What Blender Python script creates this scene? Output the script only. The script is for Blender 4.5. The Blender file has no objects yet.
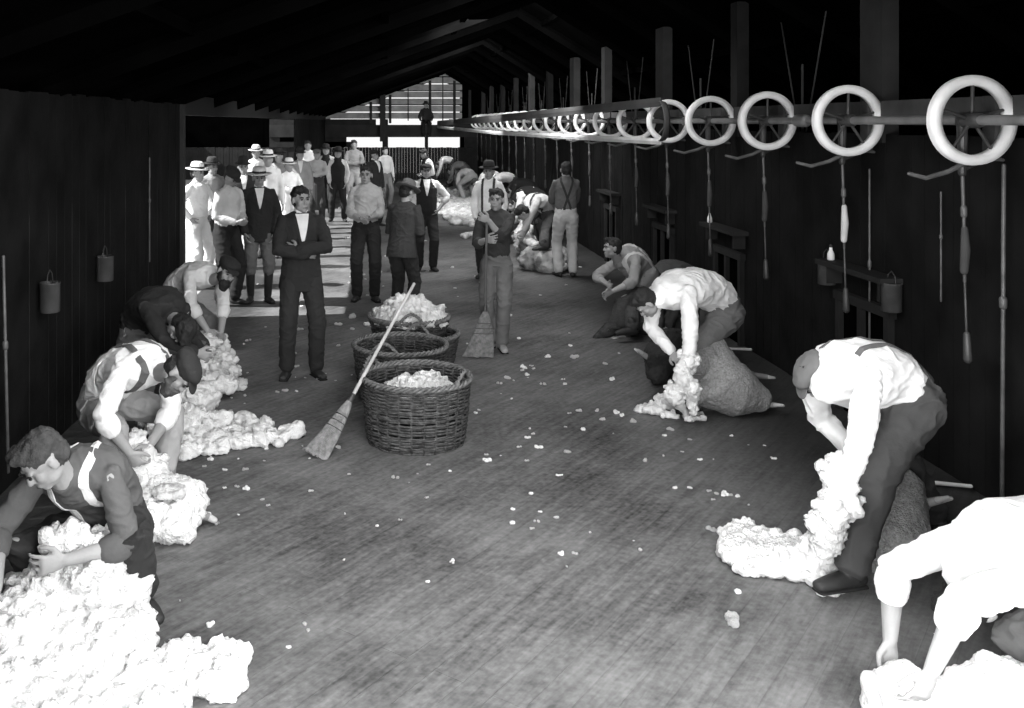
import bpy, bmesh, math, random
from mathutils import Vector, Matrix, noise
from mathutils.bvhtree import BVHTree
random.seed(7)
C = bpy.context.scene.collection
PI = math.pi
V = Vector
CAM_H = 2.25; F = 950.0; VX = 385.0; VY = 122.0

def at(px, py, d):                     # a point at depth d (metres into the shed) seen at this place of the photo
    return V(((px - VX) * d / F, d, CAM_H - (py - VY) * d / F))
def fl(px, py, z=0.0):                 # the point of height z that stands at this place of the photo
    d = (CAM_H - z) * F / (py - VY)
    return V(((px - VX) * d / F, d, z))

# ------------------------------------------------------------------ materials
_m = {}
def mat(name, v, rough=.85, bump=0, scale=60, var=.15, vscale=6, metal=0, spec=.3, detail=4, dist=.01, v2=None, alpha=1, sheen=0):
    key = (name, v, rough, bump, scale, var, vscale)
    if key in _m: return _m[key]
    m = bpy.data.materials.new(name); m.use_nodes = True
    nt = m.node_tree; b = nt.nodes['Principled BSDF']
    b.inputs['Roughness'].default_value = rough
    b.inputs['Metallic'].default_value = metal
    b.inputs['Specular IOR Level'].default_value = spec
    if sheen: b.inputs['Sheen Weight'].default_value = sheen
    tc = nt.nodes.new('ShaderNodeTexCoord')
    n = nt.nodes.new('ShaderNodeTexNoise'); n.inputs['Scale'].default_value = vscale; n.inputs['Detail'].default_value = 5
    nt.links.new(tc.outputs['Object'], n.inputs['Vector'])
    r = nt.nodes.new('ShaderNodeValToRGB')
    lo = v * (1 - var) if v2 is None else v; hi = min(.95, v * (1 + var)) if v2 is None else v2
    r.color_ramp.elements[0].position = .32; r.color_ramp.elements[1].position = .68
    r.color_ramp.elements[0].color = (lo, lo, lo, 1); r.color_ramp.elements[1].color = (hi, hi, hi, 1)
    nt.links.new(n.outputs['Fac'], r.inputs['Fac']); nt.links.new(r.outputs['Color'], b.inputs['Base Color'])
    if bump:
        n2 = nt.nodes.new('ShaderNodeTexNoise'); n2.inputs['Scale'].default_value = scale; n2.inputs['Detail'].default_value = detail
        nt.links.new(tc.outputs['Object'], n2.inputs['Vector'])
        bp = nt.nodes.new('ShaderNodeBump'); bp.inputs['Strength'].default_value = bump; bp.inputs['Distance'].default_value = dist
        nt.links.new(n2.outputs['Fac'], bp.inputs['Height']); nt.links.new(bp.outputs['Normal'], b.inputs['Normal'])
    _m[key] = m
    return m
def cloth(v): return mat('cloth_%d' % round(v * 1000), v, .92, .35, 35, .14, 5, dist=.012)
SKIN = mat('skin', .27, .6, .15, 90, .1, 9)
HAIR = mat('hair', .018, .7, .6, 120, .3, 30)
GREYHAIR = mat('grey_hair', .10, .7, .6, 120, .35, 30)
EYE = mat('eye_dark', .02, .3)
LEATHER = mat('boot_leather', .022, .55, .2, 40)
WICKER = mat('wicker', .06, .7, .5, 160, .6, 30)
WOOL = mat('fleece_wool', .69, .95, .9, 75, .10, 14, dist=.02)
WOOLDIRT = mat('dirty_wool', .30, .95, .9, 75, .4, 14, v2=.75, dist=.02)
SHORN = mat('shorn_wool', .27, .95, 1.0, 110, .28, 60, dist=.018)
SHORNPALE = mat('pale_shorn_wool', .34, .95, 1.0, 110, .25, 60, dist=.018)
DARKWOOL = mat('dark_face_wool', .035, .95, .8, 80, .4, 20)
HOOF = mat('hoof', .35, .6)
WOOD = mat('broom_handle', .38, .6, .2, 40, .2, 8)
STRAW = mat('broom_straw', .17, .85, .6, 60, .35, 30)
WHITEPAINT = mat('white_paint', .80, .5, .1, 20, .08, 10)
IRON = mat('oiled_iron', .06, .45, .2, 40, .3, 12, metal=.3)
PALEIRON = mat('worn_iron', .11, .45, .2, 40, .3, 12, metal=.2)
BELT = mat('canvas_belt', .30, .8, .2, 60, .15, 3)
TIN = mat('tin', .07, .5, .1, 20, .3, 8, metal=.2)

# ------------------------------------------------------------------ objects
def link(name, mesh, m=None, parent=None, loc=None):
    o = bpy.data.objects.new(name, mesh); C.objects.link(o)
    if m is not None:
        mesh.materials.clear(); mesh.materials.append(m)
    if parent is not None: o.parent = parent
    if loc is not None: o.location = loc
    return o
def empty(name, loc, rz=0, s=1):
    o = bpy.data.objects.new(name, None); C.objects.link(o); o.empty_display_size = .1
    o.location = loc; o.rotation_euler = (0, 0, rz); o.scale = (s, s, s)
    return o
def tag(o, label, cat, group=None, kind=None):
    o['label'] = label; o['category'] = cat
    if group: o['group'] = group
    if kind: o['kind'] = kind
    return o
def copy_tree(o, parent=None):
    c = o.copy(); C.objects.link(c); c.parent = parent
    for ch in list(o.children): copy_tree(ch, c)
    return c

class G:                                # geometry collector
    def __init__(s): s.bm = bmesh.new()
    def box(s, x0, x1, y0, y1, z0, z1):
        vs = [s.bm.verts.new((x, y, z)) for x in (x0, x1) for y in (y0, y1) for z in (z0, z1)]
        for f in ((0,1,3,2),(4,6,7,5),(0,4,5,1),(2,3,7,6),(0,2,6,4),(1,5,7,3)):
            s.bm.faces.new([vs[i] for i in f])
        return s
    def loft(s, pts, rads, segs=12, right=None, caps=True, closed=False):
        pts = [V(p) for p in pts]; n = len(pts)
        rads = [(r, r) if not isinstance(r, tuple) else r for r in rads]
        if caps and not closed:
            t0 = (pts[0] - pts[1]).normalized(); t1 = (pts[-1] - pts[-2]).normalized()
            a, b = rads[0]; m_ = min(a, b)
            pre = [(pts[0] + t0 * m_ * .95, (a * .30, b * .30)), (pts[0] + t0 * m_ * .6, (a * .8, b * .8))]
            a, b = rads[-1]; m_ = min(a, b)
            post = [(pts[-1] + t1 * m_ * .6, (a * .8, b * .8)), (pts[-1] + t1 * m_ * .95, (a * .30, b * .30))]
            pts = [p for p, r in pre] + pts + [p for p, r in post]
            rads = [r for p, r in pre] + rads + [r for p, r in post]; n = len(pts)
        ref = V(right) if right is not None and not isinstance(right, list) else None
        rings = []; last = None
        for i in range(n):
            if closed: t = pts[(i + 1) % n] - pts[i - 1]
            else: t = pts[min(i + 1, n - 1)] - pts[max(i - 1, 0)]
            t = t.normalized()
            if ref is not None: x = ref
            elif last is not None: x = last
            else: x = V((1, 0, 0)) if abs(t.x) < .8 else V((0, 1, 0))
            x = (x - t * x.dot(t)).normalized(); last = x
            y = t.cross(x)
            a, b = rads[i]
            rings.append([s.bm.verts.new(pts[i] + x * (a * math.cos(2 * PI * k / segs)) + y * (b * math.sin(2 * PI * k / segs))) for k in range(segs)])
        m = n if closed else n - 1
        for i in range(m):
            A, B = rings[i], rings[(i + 1) % n]
            for k in range(segs):
                s.bm.faces.new((A[k], A[(k + 1) % segs], B[(k + 1) % segs], B[k]))
        if not closed:
            s.bm.faces.new(rings[0][::-1]); s.bm.faces.new(rings[-1])
        return s
    def ell(s, c, r, rot=None, seg=12):
        M = Matrix.Translation(V(c)) @ (rot.to_4x4() if rot is not None else Matrix()) @ Matrix.Diagonal((r[0], r[1], r[2], 1))
        bmesh.ops.create_uvsphere(s.bm, u_segments=seg, v_segments=max(6, seg // 2 + 2), radius=1, matrix=M)
        return s
    def lathe(s, prof, segs=24, M=None, close=True):
        M = M or Matrix(); rings = []
        for r, z in prof:
            rings.append([s.bm.verts.new(M @ V((r * math.cos(2*PI*k/segs), r * math.sin(2*PI*k/segs), z))) for k in range(segs)])
        for A, B in zip(rings, rings[1:]):
            for k in range(segs): s.bm.faces.new((A[k], A[(k+1) % segs], B[(k+1) % segs], B[k]))
        if close:
            s.bm.faces.new(rings[0][::-1]); s.bm.faces.new(rings[-1])
        return s
    def mesh(s, smooth=True, name='mesh'):
        bmesh.ops.recalc_face_normals(s.bm, faces=s.bm.faces)
        me = bpy.data.meshes.new(name); s.bm.to_mesh(me); s.bm.free()
        for p in me.polygons: p.use_smooth = smooth
        return me
    def obj(s, name, m, parent=None, smooth=True, loc=None):
        return link(name, s.mesh(smooth, name), m, parent, loc)

def fuse(g, voxel, smooth=4, factor=.5, name='mesh'):
    """one continuous surface out of the overlapping lofts"""
    me = g.mesh(True, name)
    o = bpy.data.objects.new('tmp', me); C.objects.link(o)
    r = o.modifiers.new('r', 'REMESH'); r.mode = 'VOXEL'; r.voxel_size = voxel; r.use_smooth_shade = True
    if smooth:
        s = o.modifiers.new('s', 'SMOOTH'); s.factor = factor; s.iterations = smooth
    dg = bpy.context.evaluated_depsgraph_get(); dg.update()
    out = bpy.data.meshes.new_from_object(o.evaluated_get(dg))
    bpy.data.objects.remove(o); bpy.data.meshes.remove(me); out.name = name
    for p in out.polygons: p.use_smooth = True
    return out
def ripple(me, fn):
    nv = len(me.vertices); co = [0.0] * (nv * 3); no = [0.0] * (nv * 3)
    me.vertices.foreach_get('co', co); me.vertex_normals.foreach_get('vector', no)
    for i in range(nv):
        p = V(co[3*i:3*i+3]); d = fn(p)
        co[3*i] += no[3*i] * d; co[3*i+1] += no[3*i+1] * d; co[3*i+2] += no[3*i+2] * d
    me.vertices.foreach_set('co', co); me.update()
    return me
def wrinkle(me, amp=.007, sc=7, seed=0):
    off = V((seed * 3.1, seed * 1.7, seed * 5.3))
    def f(p):
        q = p * sc + off
        w = noise.noise(q * .6) * 1.4
        a = 1 - abs(noise.noise(V((q.x * 1.2 + w, q.y * 1.2, q.z * 1.9 + w)))) * 2
        return amp * (a * a * .9 - .35 + .5 * noise.noise(q * 2.3))
    return ripple(me, f)

# ------------------------------------------------------------------ people
def ik(a, b, l1, l2, pole):
    d = b - a; L = d.length
    if L > (l1 + l2) * .995: b = a + d.normalized() * (l1 + l2) * .995; d = b - a; L = d.length
    if L < abs(l1 - l2) + .02: L = abs(l1 - l2) + .02
    t = d.normalized(); x = (l1*l1 - l2*l2 + L*L) / (2*L); h = math.sqrt(max(0, l1*l1 - x*x))
    p = V(pole); p = (p - t * p.dot(t))
    p = p.normalized() if p.length > 1e-4 else V((0, 0, 1))
    return a + t * x + p * h, b

def hand(g, w, d, n, side, curl=.35, detail=True):
    d = d.normalized(); n = (n - d * n.dot(d)).normalized(); l = d.cross(n).normalized()
    if l.dot(side) < 0: l = -l                                   # l points to the thumb side
    g.loft([w - d*.02, w + d*.02, w + d*.055, w + d*.09], [(.024,.018), (.032,.017), (.041,.016), (.040,.013)], 10, right=l)
    if not detail:
        g.loft([w + d*.08, w + d*.12 + n*.02, w + d*.15 + n*.05], [(.036,.013), (.034,.012), (.026,.010)], 8, right=l)
        g.loft([w + d*.03 + l*.03, w + d*.07 + l*.055 + n*.01, w + d*.10 + l*.055 + n*.025], [.012, .012, .010], 6)
        return
    for k, (o, ln) in enumerate(((.035, .074), (.012, .084), (-.012, .078), (-.034, .060))):
        p = w + d*.088 + l*o; a = curl * (.7 + .15*k); pts = [p]; ang = 0
        for q, fr in enumerate((.45, .32, .25)):
            ang += a * (1.0 if q else .8)
            p = p + (d * math.cos(ang) + n * math.sin(ang) + l * o * 4.0 * (1 if q == 0 else .4)).normalized() * ln * fr
            pts.append(p)
        g.loft(pts, [.0092, .0088, .0082, .0072], 7)
    p0 = w + d*.022 + l*.022
    p1 = p0 + (d*.55 + l*.75 + n*.2).normalized()*.042
    p2 = p1 + (d*.85 + l*.25 + n*.35).normalized()*.030
    p3 = p2 + (d*.85 + n*.5).normalized()*.024
    g.loft([p0, p1, p2, p3], [.015, .0125, .0115, .0095], 7)

class Body: pass

def person(label, x, d, heading, H=1.70, lod=1, joints=None, arms='down', top=('shirt', .7), sleeves='long', legs=.03,
           hat=None, hair=HAIR, beard=None, braces=None, vest=None, collar=False, apron=None, stance=.11, lean=0, look=0, nod=0,
           gaiters=False, stout=1.0, hs=1.0, bback=False, group=None, seed=None, wr=1.0, boots=LEATHER, sleevecol=None, hide_feet=False, bare=False):
    s = H / 1.72; seed = seed if seed is not None else random.randint(0, 999)
    th = math.radians(heading + 180)
    root = empty('person', (x, d, 0), th, s)
    tag(root, label, 'person', group)
    R = Matrix.Rotation(-th, 3, 'Z')
    def L(w): return (R @ (V(w) - V((x, d, 0)))) / s
    def D(w): return R @ V(w)
    J = joints or {}
    wp = lambda k, df: L(J[k]) if k in J else V(df)
    # spine
    la = math.radians(lean)
    pel = wp('pelvis', (0, 0, .93))
    if 'neck' in J:
        nk = L(J['neck']); mid = L(J['mid']) if 'mid' in J else (pel + nk) / 2 + V((0, -.03, .06))
    else:
        mid = pel + V((0, .27 * math.sin(la), .27 * math.cos(la))); nk = mid + V((0, .27 * math.sin(la * 1.3), .27 * math.cos(la * 1.3)))
        if abs(lean) < 2: mid += V((0, .015, 0))
    Lsp = (mid - pel).length + (nk - mid).length
    hx = D(J['hipaxis']).normalized() if 'hipaxis' in J else V((1, 0, 0))
    sx = D(J['shaxis']).normalized() if 'shaxis' in J else V((1, 0, 0))
    ctrl = mid * 2 - (pel + nk) * .5
    def cen(t): return pel * (1-t)**2 + ctrl * 2*t*(1-t) + nk * t*t
    def tang(t): return ((ctrl - pel) * (1-t) + (nk - ctrl) * t).normalized()
    def rgt(t):
        r = hx.lerp(sx, min(1, max(0, t))); T = tang(t); return (r - T * r.dot(T)).normalized()
    def fwd(t): return tang(t).cross(rgt(t))
    hips = [pel + rgt(0) * (.088 * q) - tang(0) * .03 for q in (1, -1)]       # right, left
    shp = [cen(.865) + rgt(1) * (.165 * q) for q in (1, -1)]
    face = D(J['face']).normalized() if 'face' in J else V((math.sin(math.radians(look)) , math.cos(math.radians(look)), -math.sin(math.radians(nod)))).normalized()
    hd = wp('head', nk + tang(1) * .09 + V((0, .025, .03)))
    hu = hd - nk
    if 'headup' in J: hu = D(J['headup'])
    hu = (hu - face * hu.dot(face)).normalized() if (hu - face * hu.dot(face)).length > .02 else V((0, 0, 1))
    hr = face.cross(hu).normalized()
    HM = Matrix((hr, face, hu)).transposed() * hs
    def h(px, py, pz): return hd + HM @ V((px, py, pz))
    # arms
    presets = {
        'down': ((.25, .06, .80), (-.25, .06, .80)), 'crossed': ((-.03, .20, 1.12), (.05, .215, 1.17)),
        'front': ((.07, .26, 1.05), (-.05, .27, 1.07)), 'hipR': ((.20, .05, .99), (-.24, .05, .80)), 'hipL': ((.24, .05, .80), (-.20, .05, .99)),
        'hips': ((.20, .05, .99), (-.20, .05, .99)), 'back': ((.06, -.17, .95), (-.06, -.17, .95)), 'work': ((.12, .36, 1.02), (-.12, .36, 1.02)),
        'pockets': ((.19, .10, .90), (-.19, .10, .90)), 'hold': ((.10, .24, 1.25), (-.06, .26, 1.05)),
    }[arms]
    hands = [wp('handR', presets[0]), wp('handL', presets[1])]
    poles = {'crossed': (.8, .35, -.5), 'back': (1, -.6, -.2), 'hipR': (1, -.4, 0), 'hips': (1, -.4, 0), 'hipL': (1, -.4, 0)}.get(arms, (.6, -.7, -.5))
    el = []; wr_ = []
    for i, q in enumerate((1, -1)):
        pole = D(J['poleR' if i == 0 else 'poleL']) if ('poleR' if i == 0 else 'poleL') in J else V((poles[0] * q, poles[1], poles[2]))
        e, w = ik(shp[i], hands[i], .285, .255, pole); el.append(e); wr_.append(w)
    # legs
    ank = [wp('footR', (stance, 0, .09)), wp('footL', (-stance, .04, .09))]
    kn = []; an = []
    for i in range(2):
        kp = D(J['kneeR' if i == 0 else 'kneeL']) if ('kneeR' if i == 0 else 'kneeL') in J else V((.15 * (1, -1)[i], 1, .1))
        k, a = ik(hips[i], ank[i], .43, .42, kp); kn.append(k); an.append(a)
    toe = []
    for i in range(2):
        key = 'toeR' if i == 0 else 'toeL'
        td = D(J[key]) if key in J else V(((.3, -.3)[i], 1, 0))
        toe.append(td.normalized())
    near = lod == 0
    vx = {0: .0068, 1: .012, 2: .019}[lod]
    # --- skin
    g = G(); st = stout
    T = [0, .25, .5, .75, .9, 1.0]; rr = [(.15, .10), (.135, .095), (.145, .10), (.16, .105), (.12, .08), (.06, .06)]
    g.loft([cen(t) for t in T], [(a * st, b * st) for a, b in rr], 16, right=rgt(.5))
    g.loft([cen(.93), nk + tang(1) * .02, hd + HM @ V((0, -.02, -.05))], [.06, .055, .052], 12)
    for i in range(2):
        g.loft([cen(.86), shp[i], shp[i].lerp(el[i], .35), el[i], el[i].lerp(wr_[i], .35), wr_[i]], [.05, .052, .047, .038, .040, .026], 12)
        g.loft([hips[i], hips[i].lerp(kn[i], .4), kn[i], kn[i].lerp(an[i], .35), an[i]], [.085, .078, .052, .056, .036], 12)
        g.loft([an[i] + V((0, 0, -.02)) - toe[i]*.02, an[i] + toe[i] * .09 + V((0, 0, -.055))], [.035, .025], 8)
        hd_ = (wr_[i] - el[i]).normalized()
        key = 'handdirR' if i == 0 else 'handdirL'
        if key in J: hd_ = D(J[key]).normalized()
        elif arms == 'crossed': hd_ = V(((-1, 1)[i], -.75, (-.1, .15)[i])).normalized()
        pn = V(((-1, 1)[i], 0, 0)) if abs(hd_.x) < .7 else V((0, -1, 0))
        if arms == 'front': pn = V(((-.7, .7)[i], 0, .6))
        k2 = 'palmR' if i == 0 else 'palmL'
        if k2 in J: pn = D(J[k2])
        hand(g, wr_[i], hd_, pn, V((0, .7, .5)) if abs(hd_.z) > .5 or True else V((0, 0, 1)), J.get('curl', .5), lod < 2)
    def e(c, r, q=None): g.ell(h(*c), r, HM if q is None else HM @ q, 14)
    e((0, -.012, .028), (.074, .094, .088)); e((0, .022, -.045), (.056, .066, .074)); e((0, .062, -.092), (.026, .022, .02))
    for q in (1, -1):
        e((.034 * q, .052, -.022), (.026, .028, .030)); e((.079 * q, -.008, -.008), (.009, .02, .031)); e((.044 * q, .02, -.068), (.016, .035, .022))
        if lod < 2: e((.03 * q, .075, .026), (.024, .014, .009))
    g.loft([h(0, .080, .012), h(0, .091, -.008), h(0, .098, -.024)], [.009, .011, .0135], 8)
    e((0, .086, -.028), (.017, .010, .008))
    if lod < 2:
        e((0, .082, -.060), (.024, .013, .007)); e((0, .080, -.070), (.020, .012, .007))
    body = link('body', fuse(g, vx, 1, .4), SKIN, root)
    if lod < 2 and ('face' in J or abs(heading) < 100):
        for q in (1, -1):
            g = G(); g.ell(h(.029 * q, .0865, .008), (.0125, .007, .0065), HM, 10); g.obj('eye', EYE, root)
            g = G(); g.loft([h(.014 * q, .093, .024), h(.03 * q, .095, .029), h(.048 * q, .080, .025)], [.004, .005, .003], 6); g.obj('eyebrow', HAIR, root)
        if beard is None: g = G(); g.loft([h(-.021, .0885, -.066), h(0, .095, -.064), h(.021, .0885, -.066)], [.0025, .0035, .0025], 6); g.obj('mouth', mat('lips', .09, .5), root)
    # --- hair
    if not (hat == 'cap' and lod == 2):
        g = G(); g.ell(h(0, -.022, .052), (.082, .096, .076), HM, 16); g.ell(h(0, -.045, .0), (.078, .072, .085), HM, 14)
        if hat is None: g.ell(h(.02, .04, .095), (.06, .055, .032), HM, 12)
        me = fuse(g, .009 if near else .014, 1)
        ripple(me, lambda p: .010 * noise.noise(p * 38) + .006 * noise.noise(V((p.x * 90, p.y * 90, p.z * 20))))
        link('hair', me, hair, root)
    if beard is not None:
        g = G(); g.ell(h(0, .055, -.085), (.058, .055, .05), HM, 14); g.ell(h(0, .07, -.12), (.04, .035, .035), HM, 12)
        g.ell(h(0, .098, -.05), (.030, .012, .009), HM)
        for q in (1, -1): g.ell(h(.06 * q, .02, -.04), (.014, .028, .05), HM)
        me = fuse(g, .009 if near else .014, 1); ripple(me, lambda p: .010 * noise.noise(p * 45)); link('beard', me, beard, root)
    # --- hat
    if hat:
        hcol = {'cap': cloth(.022), 'cap_mid': cloth(.13), 'bowler': cloth(.02), 'felt': cloth(.03), 'straw': mat('straw_hat', .6, .8, .5, 150, .1), 'white': cloth(.75), 'greyfelt': cloth(.10)}[hat]
        g = G()
        if hat.startswith('cap'):
            g.ell(h(0, -.018, .078), (.098, .122, .052), HM, 20); g.ell(h(0, -.022, .05), (.090, .108, .045), HM, 16)
            me = fuse(g, .010, 2); wrinkle(me, .005, 12, seed); hat_o = link('cap', me, hcol, root)
            g = G(); g.ell(h(0, .098, .052), (.062, .052, .007), HM @ Matrix.Rotation(-.35, 3, 'X'), 16); g.obj('peak', hcol, hat_o)
        else:
            br, ch = {'bowler': (.135, .125), 'felt': (.16, .115), 'straw': (.185, .10), 'white': (.165, .11), 'greyfelt': (.165, .12)}[hat]
            M = Matrix.Translation(h(0, -.01, .058)) @ HM.to_4x4() @ Matrix.Rotation(-.06, 4, 'X') @ Matrix.Diagonal((.9, 1.08, 1, 1))
            prof = [(.02, ch * .93), (.055, ch), (.078, ch * .9), (.090, ch * .55), (.094, .01), (br * .8, -.006), (br, .004), (br + .003, .010), (br - .004, .012), (br * .8, .004), (.098, .016)]
            prof = [(.088, .0)] + [(br * .8, -.008), (br, .004), (br + .003, .011), (br - .006, .014), (br * .8, .004), (.097, .014), (.093, ch * .55), (.082, ch * .88), (.055, ch), (.02, ch * .9 if hat != 'bowler' else ch * 1.02)]
            g.lathe(prof, 28, M); hat_o = g.obj('hat', hcol, root)
            if hat in ('straw', 'white', 'felt', 'greyfelt'):
                g = G(); g.lathe([(.0975, .012), (.1, .014), (.098, .04), (.095, .042)], 28, M, close=False); g.obj('hat_band', cloth(.03 if hat != 'felt' else .015), hat_o)
    # --- trousers
    tc = cloth(legs); g = G()
    g.loft([cen(t) for t in (-.02, .1, .22)], [(.168 * st, .122 * st), (.165 * st, .125 * st), (.152 * st, .115 * st)], 16, right=rgt(.1))
    for i in range(2):
        hem = an[i] + (kn[i] - an[i]).normalized() * .02
        if gaiters: hem = an[i].lerp(kn[i], .72)
        mid_ = hips[i].lerp(kn[i], .5)
        g.loft([hips[i] + rgt(0) * (-.01 * (1, -1)[i]), hips[i].lerp(kn[i], .22), mid_, kn[i], kn[i].lerp(hem, .5), hem], [(.108 * st, .118 * st), (.100 * st, .112 * st), (.090, .098), (.080, .084), (.074, .078), (.072, .078) if not gaiters else (.06, .06)], 14, right=rgt(0))
    me = fuse(g, vx * 1.15, 5); wrinkle(me, .009 * wr, 7, seed)
    trousers = link('trousers', me, tc, root)
    # --- boots
    if not hide_feet:
        for i in range(2):
            t = toe[i]; up = V((0, 0, 1))
            if abs(t.z) > .5: up = V((0, 1, 0))
            sd = t.cross(up).normalized(); up = sd.cross(t).normalized(); a = an[i]
            g = G()
            g.loft([a + up*.045, a - up*.005, a - up*.05 - t*.01], [(.048, .050), (.044, .050), (.040, .048)], 12, right=sd)
            g.loft([a - up*.052 - t*.045, a - up*.048 + t*.03, a - up*.055 + t*.10, a - up*.062 + t*.165], [(.036, .034), (.038, .040), (.044, .032), (.036, .024)], 12, right=sd)
            if gaiters: g.loft([kn[i].lerp(a, .25), kn[i].lerp(a, .6), a], [.062, .058, .05], 12)
            me = fuse(g, vx, 2); b_ = link('boot', me, boots, root)
            if near:
                g = G(); g.loft([a - up*.083 - t*.06, a - up*.084 + t*.05, a - up*.085 + t*.17], [(.038, .010), (.040, .009), (.04, .008)], 12, right=sd); g.obj('sole', cloth(.012), b_)
    # --- upper garment
    kind, tv = top; g = G(); ex = .018 if kind == 'shirt' else .034
    tcol = cloth(tv)
    if kind == 'shirt':
        TT = [.10, .2, .38, .55, .75, .9, .99]; rs = [(.150, .115), (.163, .128), (.163, .128), (.168, .128), (.180, .130), (.145, .105), (.072, .070)]
    else:
        TT = [-.25, -.08, .1, .3, .55, .75, .9, 1.0]; rs = [(.20, .165), (.192, .155), (.178, .145), (.168, .138), (.182, .142), (.195, .145), (.160, .115), (.078, .075)]
        if kind == 'longcoat': TT[0] = -.5
    g.loft([cen(t) if t >= 0 else cen(0) + tang(0) * t * Lsp for t in TT], [(a * st, b * st) for a, b in rs], 18, right=rgt(.5), caps=kind == 'shirt')
    up_r = .062 if kind == 'shirt' else .074
    for i in range(2):
        g.loft([cen(.97), cen(.93).lerp(shp[i], .8)], [.062, .050], 12)
        seg = [cen(.80), shp[i] - tang(1) * .004, shp[i].lerp(el[i], .5), el[i]]; ra = [.075, up_r - .002, up_r, up_r - .004]
        if sleeves == 'long': seg += [el[i].lerp(wr_[i], .5), el[i].lerp(wr_[i], .93)]; ra += [up_r - .010, .042 if kind == 'shirt' else .052]
        elif sleeves == 'rolled': seg += [el[i].lerp(wr_[i], .22)]; ra += [up_r - .006]
        elif sleeves == 'short': seg = seg[:3] + [shp[i].lerp(el[i], .8)]; ra = ra[:3] + [up_r + .008]
        g.loft(seg, ra, 14)
    me = fuse(g, vx * 1.1, 4); wrinkle(me, (.008 if kind == 'shirt' else .006) * wr, 8, seed + 1)
    gname = {'shirt': 'shirt', 'jacket': 'jacket', 'longcoat': 'coat'}[kind]
    shirt = link(gname, me, tcol, root)
    if sleeves == 'rolled' and lod < 2:
        for i in range(2):
            g = G(); a = el[i].lerp(wr_[i], .14); b = el[i].lerp(wr_[i], .30)
            g.loft([a, b], [up_r + .003, up_r - .002], 14); mm = fuse(g, .011, 2); link('rolled_cuff', wrinkle(mm, .004, 14, seed), tcol, shirt)
    outer = me
    if vest is not None:
        g = G(); g.loft([cen(t) for t in (.08, .25, .5, .72, .86, .97)], [(.176 * st, .14 * st), (.172 * st, .138 * st), (.178 * st, .14 * st), (.18 * st, .142 * st), (.135 * st, .128 * st), (.098, .098)], 18, right=rgt(.5))
        me2 = fuse(g, vx * 1.1, 3); wrinkle(me2, .004, 8, seed + 2); link('waistcoat', me2, cloth(vest), root); outer = me2
    bv = None
    def cast(t, phi, u, off=.004):
        nonlocal bv
        if bv is None:
            bm = bmesh.new(); bm.from_mesh(outer); bv = BVHTree.FromBMesh(bm); bm.free()
        c = cen(t) + rgt(t) * u; dd = fwd(t) * math.cos(phi) + tang(t) * math.sin(phi)
        hit = bv.ray_cast(c + dd * .45, -dd, .5)
        return (hit[0] + dd * off) if hit[0] is not None and (hit[0] - c).length < .215 else c + dd * .12
    def ribbon(name, path, w, m, parent):
        bm = bmesh.new(); rows = []
        for (t, phi, u) in path:
            rows.append([cast(t, phi, u + w * k, .003 if k in (-.5, .5) else .006) for k in (-.5, 0, .5)])
        vs = [[bm.verts.new(p) for p in r] for r in rows]
        for A, B in zip(vs, vs[1:]):
            for k in range(2): bm.faces.new((A[k], A[k+1], B[k+1], B[k]))
        mm = bpy.data.meshes.new(name); bm.to_mesh(mm); bm.free()
        o = link(name, mm, m, parent); md = o.modifiers.new('t', 'SOLIDIFY'); md.thickness = .006; md.offset = 0
        return o
    if braces is not None:
        for q in (1, -1):
            path = [(.12 + .8 * k / 9, 0, q * .085) for k in range(10)] + [(.93, PI * k / 6, q * .085) for k in range(1, 6)]
            path += [(.92 - .8 * k / 10, PI, q * (.085 - .13 * min(1, k / 9))) for k in range(11)]
            if bback: path = [(.80 - .68 * k / 10, PI, q * (.10 - .115 * k / 10)) for k in range(11)]
            ribbon('brace_strap', path, .034 if not bback else .024, cloth(braces), shirt)
    if collar:
        bm = bmesh.new(); rows = []
        for k in range(9):
            t = .52 + .46 * k / 8; w = .004 + .055 * (k / 8) ** .8
            rows.append([bm.verts.new(cast(t, 0, w * (j / 2 - 1), .006)) for j in range(5)])
        for A, B in zip(rows, rows[1:]):
            for j in range(4): bm.faces.new((A[j], A[j+1], B[j+1], B[j]))
        mm = bpy.data.meshes.new('sf'); bm.to_mesh(mm); bm.free()
        o = link('shirt_front', mm, cloth(.75), shirt); md = o.modifiers.new('t', 'SOLIDIFY'); md.thickness = .008; md.offset = 0
        g = G(); g.loft([nk + tang(1) * .0 , nk + tang(1) * .03], [.068, .062], 14); g.obj('collar', cloth(.75), shirt)
    if kind != 'shirt' and lod < 2:
        for q in (1, -1):
            ribbon('lapel', [(.45 + .45 * k / 6, 0, q * (.012 + .066 * k / 6)) for k in range(7)], .032, tcol, shirt)
    if apron is not None:
        bm = bmesh.new(); rows = []
        for k in range(12):
            z = 1 - k / 11
            c = cen(.35 * z) if z > .3 else cen(.1) + V((0, 0, -.62 * (1 - z / .3)))
            rows.append([bm.verts.new(c + rgt(0) * (.17 * math.sin(a)) + fwd(.1) * (.155 * math.cos(a) + (0.03 if z < .3 else 0))) for a in [-1.2 + 2.4 * j / 8 for j in range(9)]])
        for A, B in zip(rows, rows[1:]):
            for j in range(8): bm.faces.new((A[j], A[j+1], B[j+1], B[j]))
        mm = bpy.data.meshes.new('ap'); bm.to_mesh(mm); bm.free()
        o = link('apron', mm, cloth(apron), root); md = o.modifiers.new('t', 'SOLIDIFY'); md.thickness = .012
    return root

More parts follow.
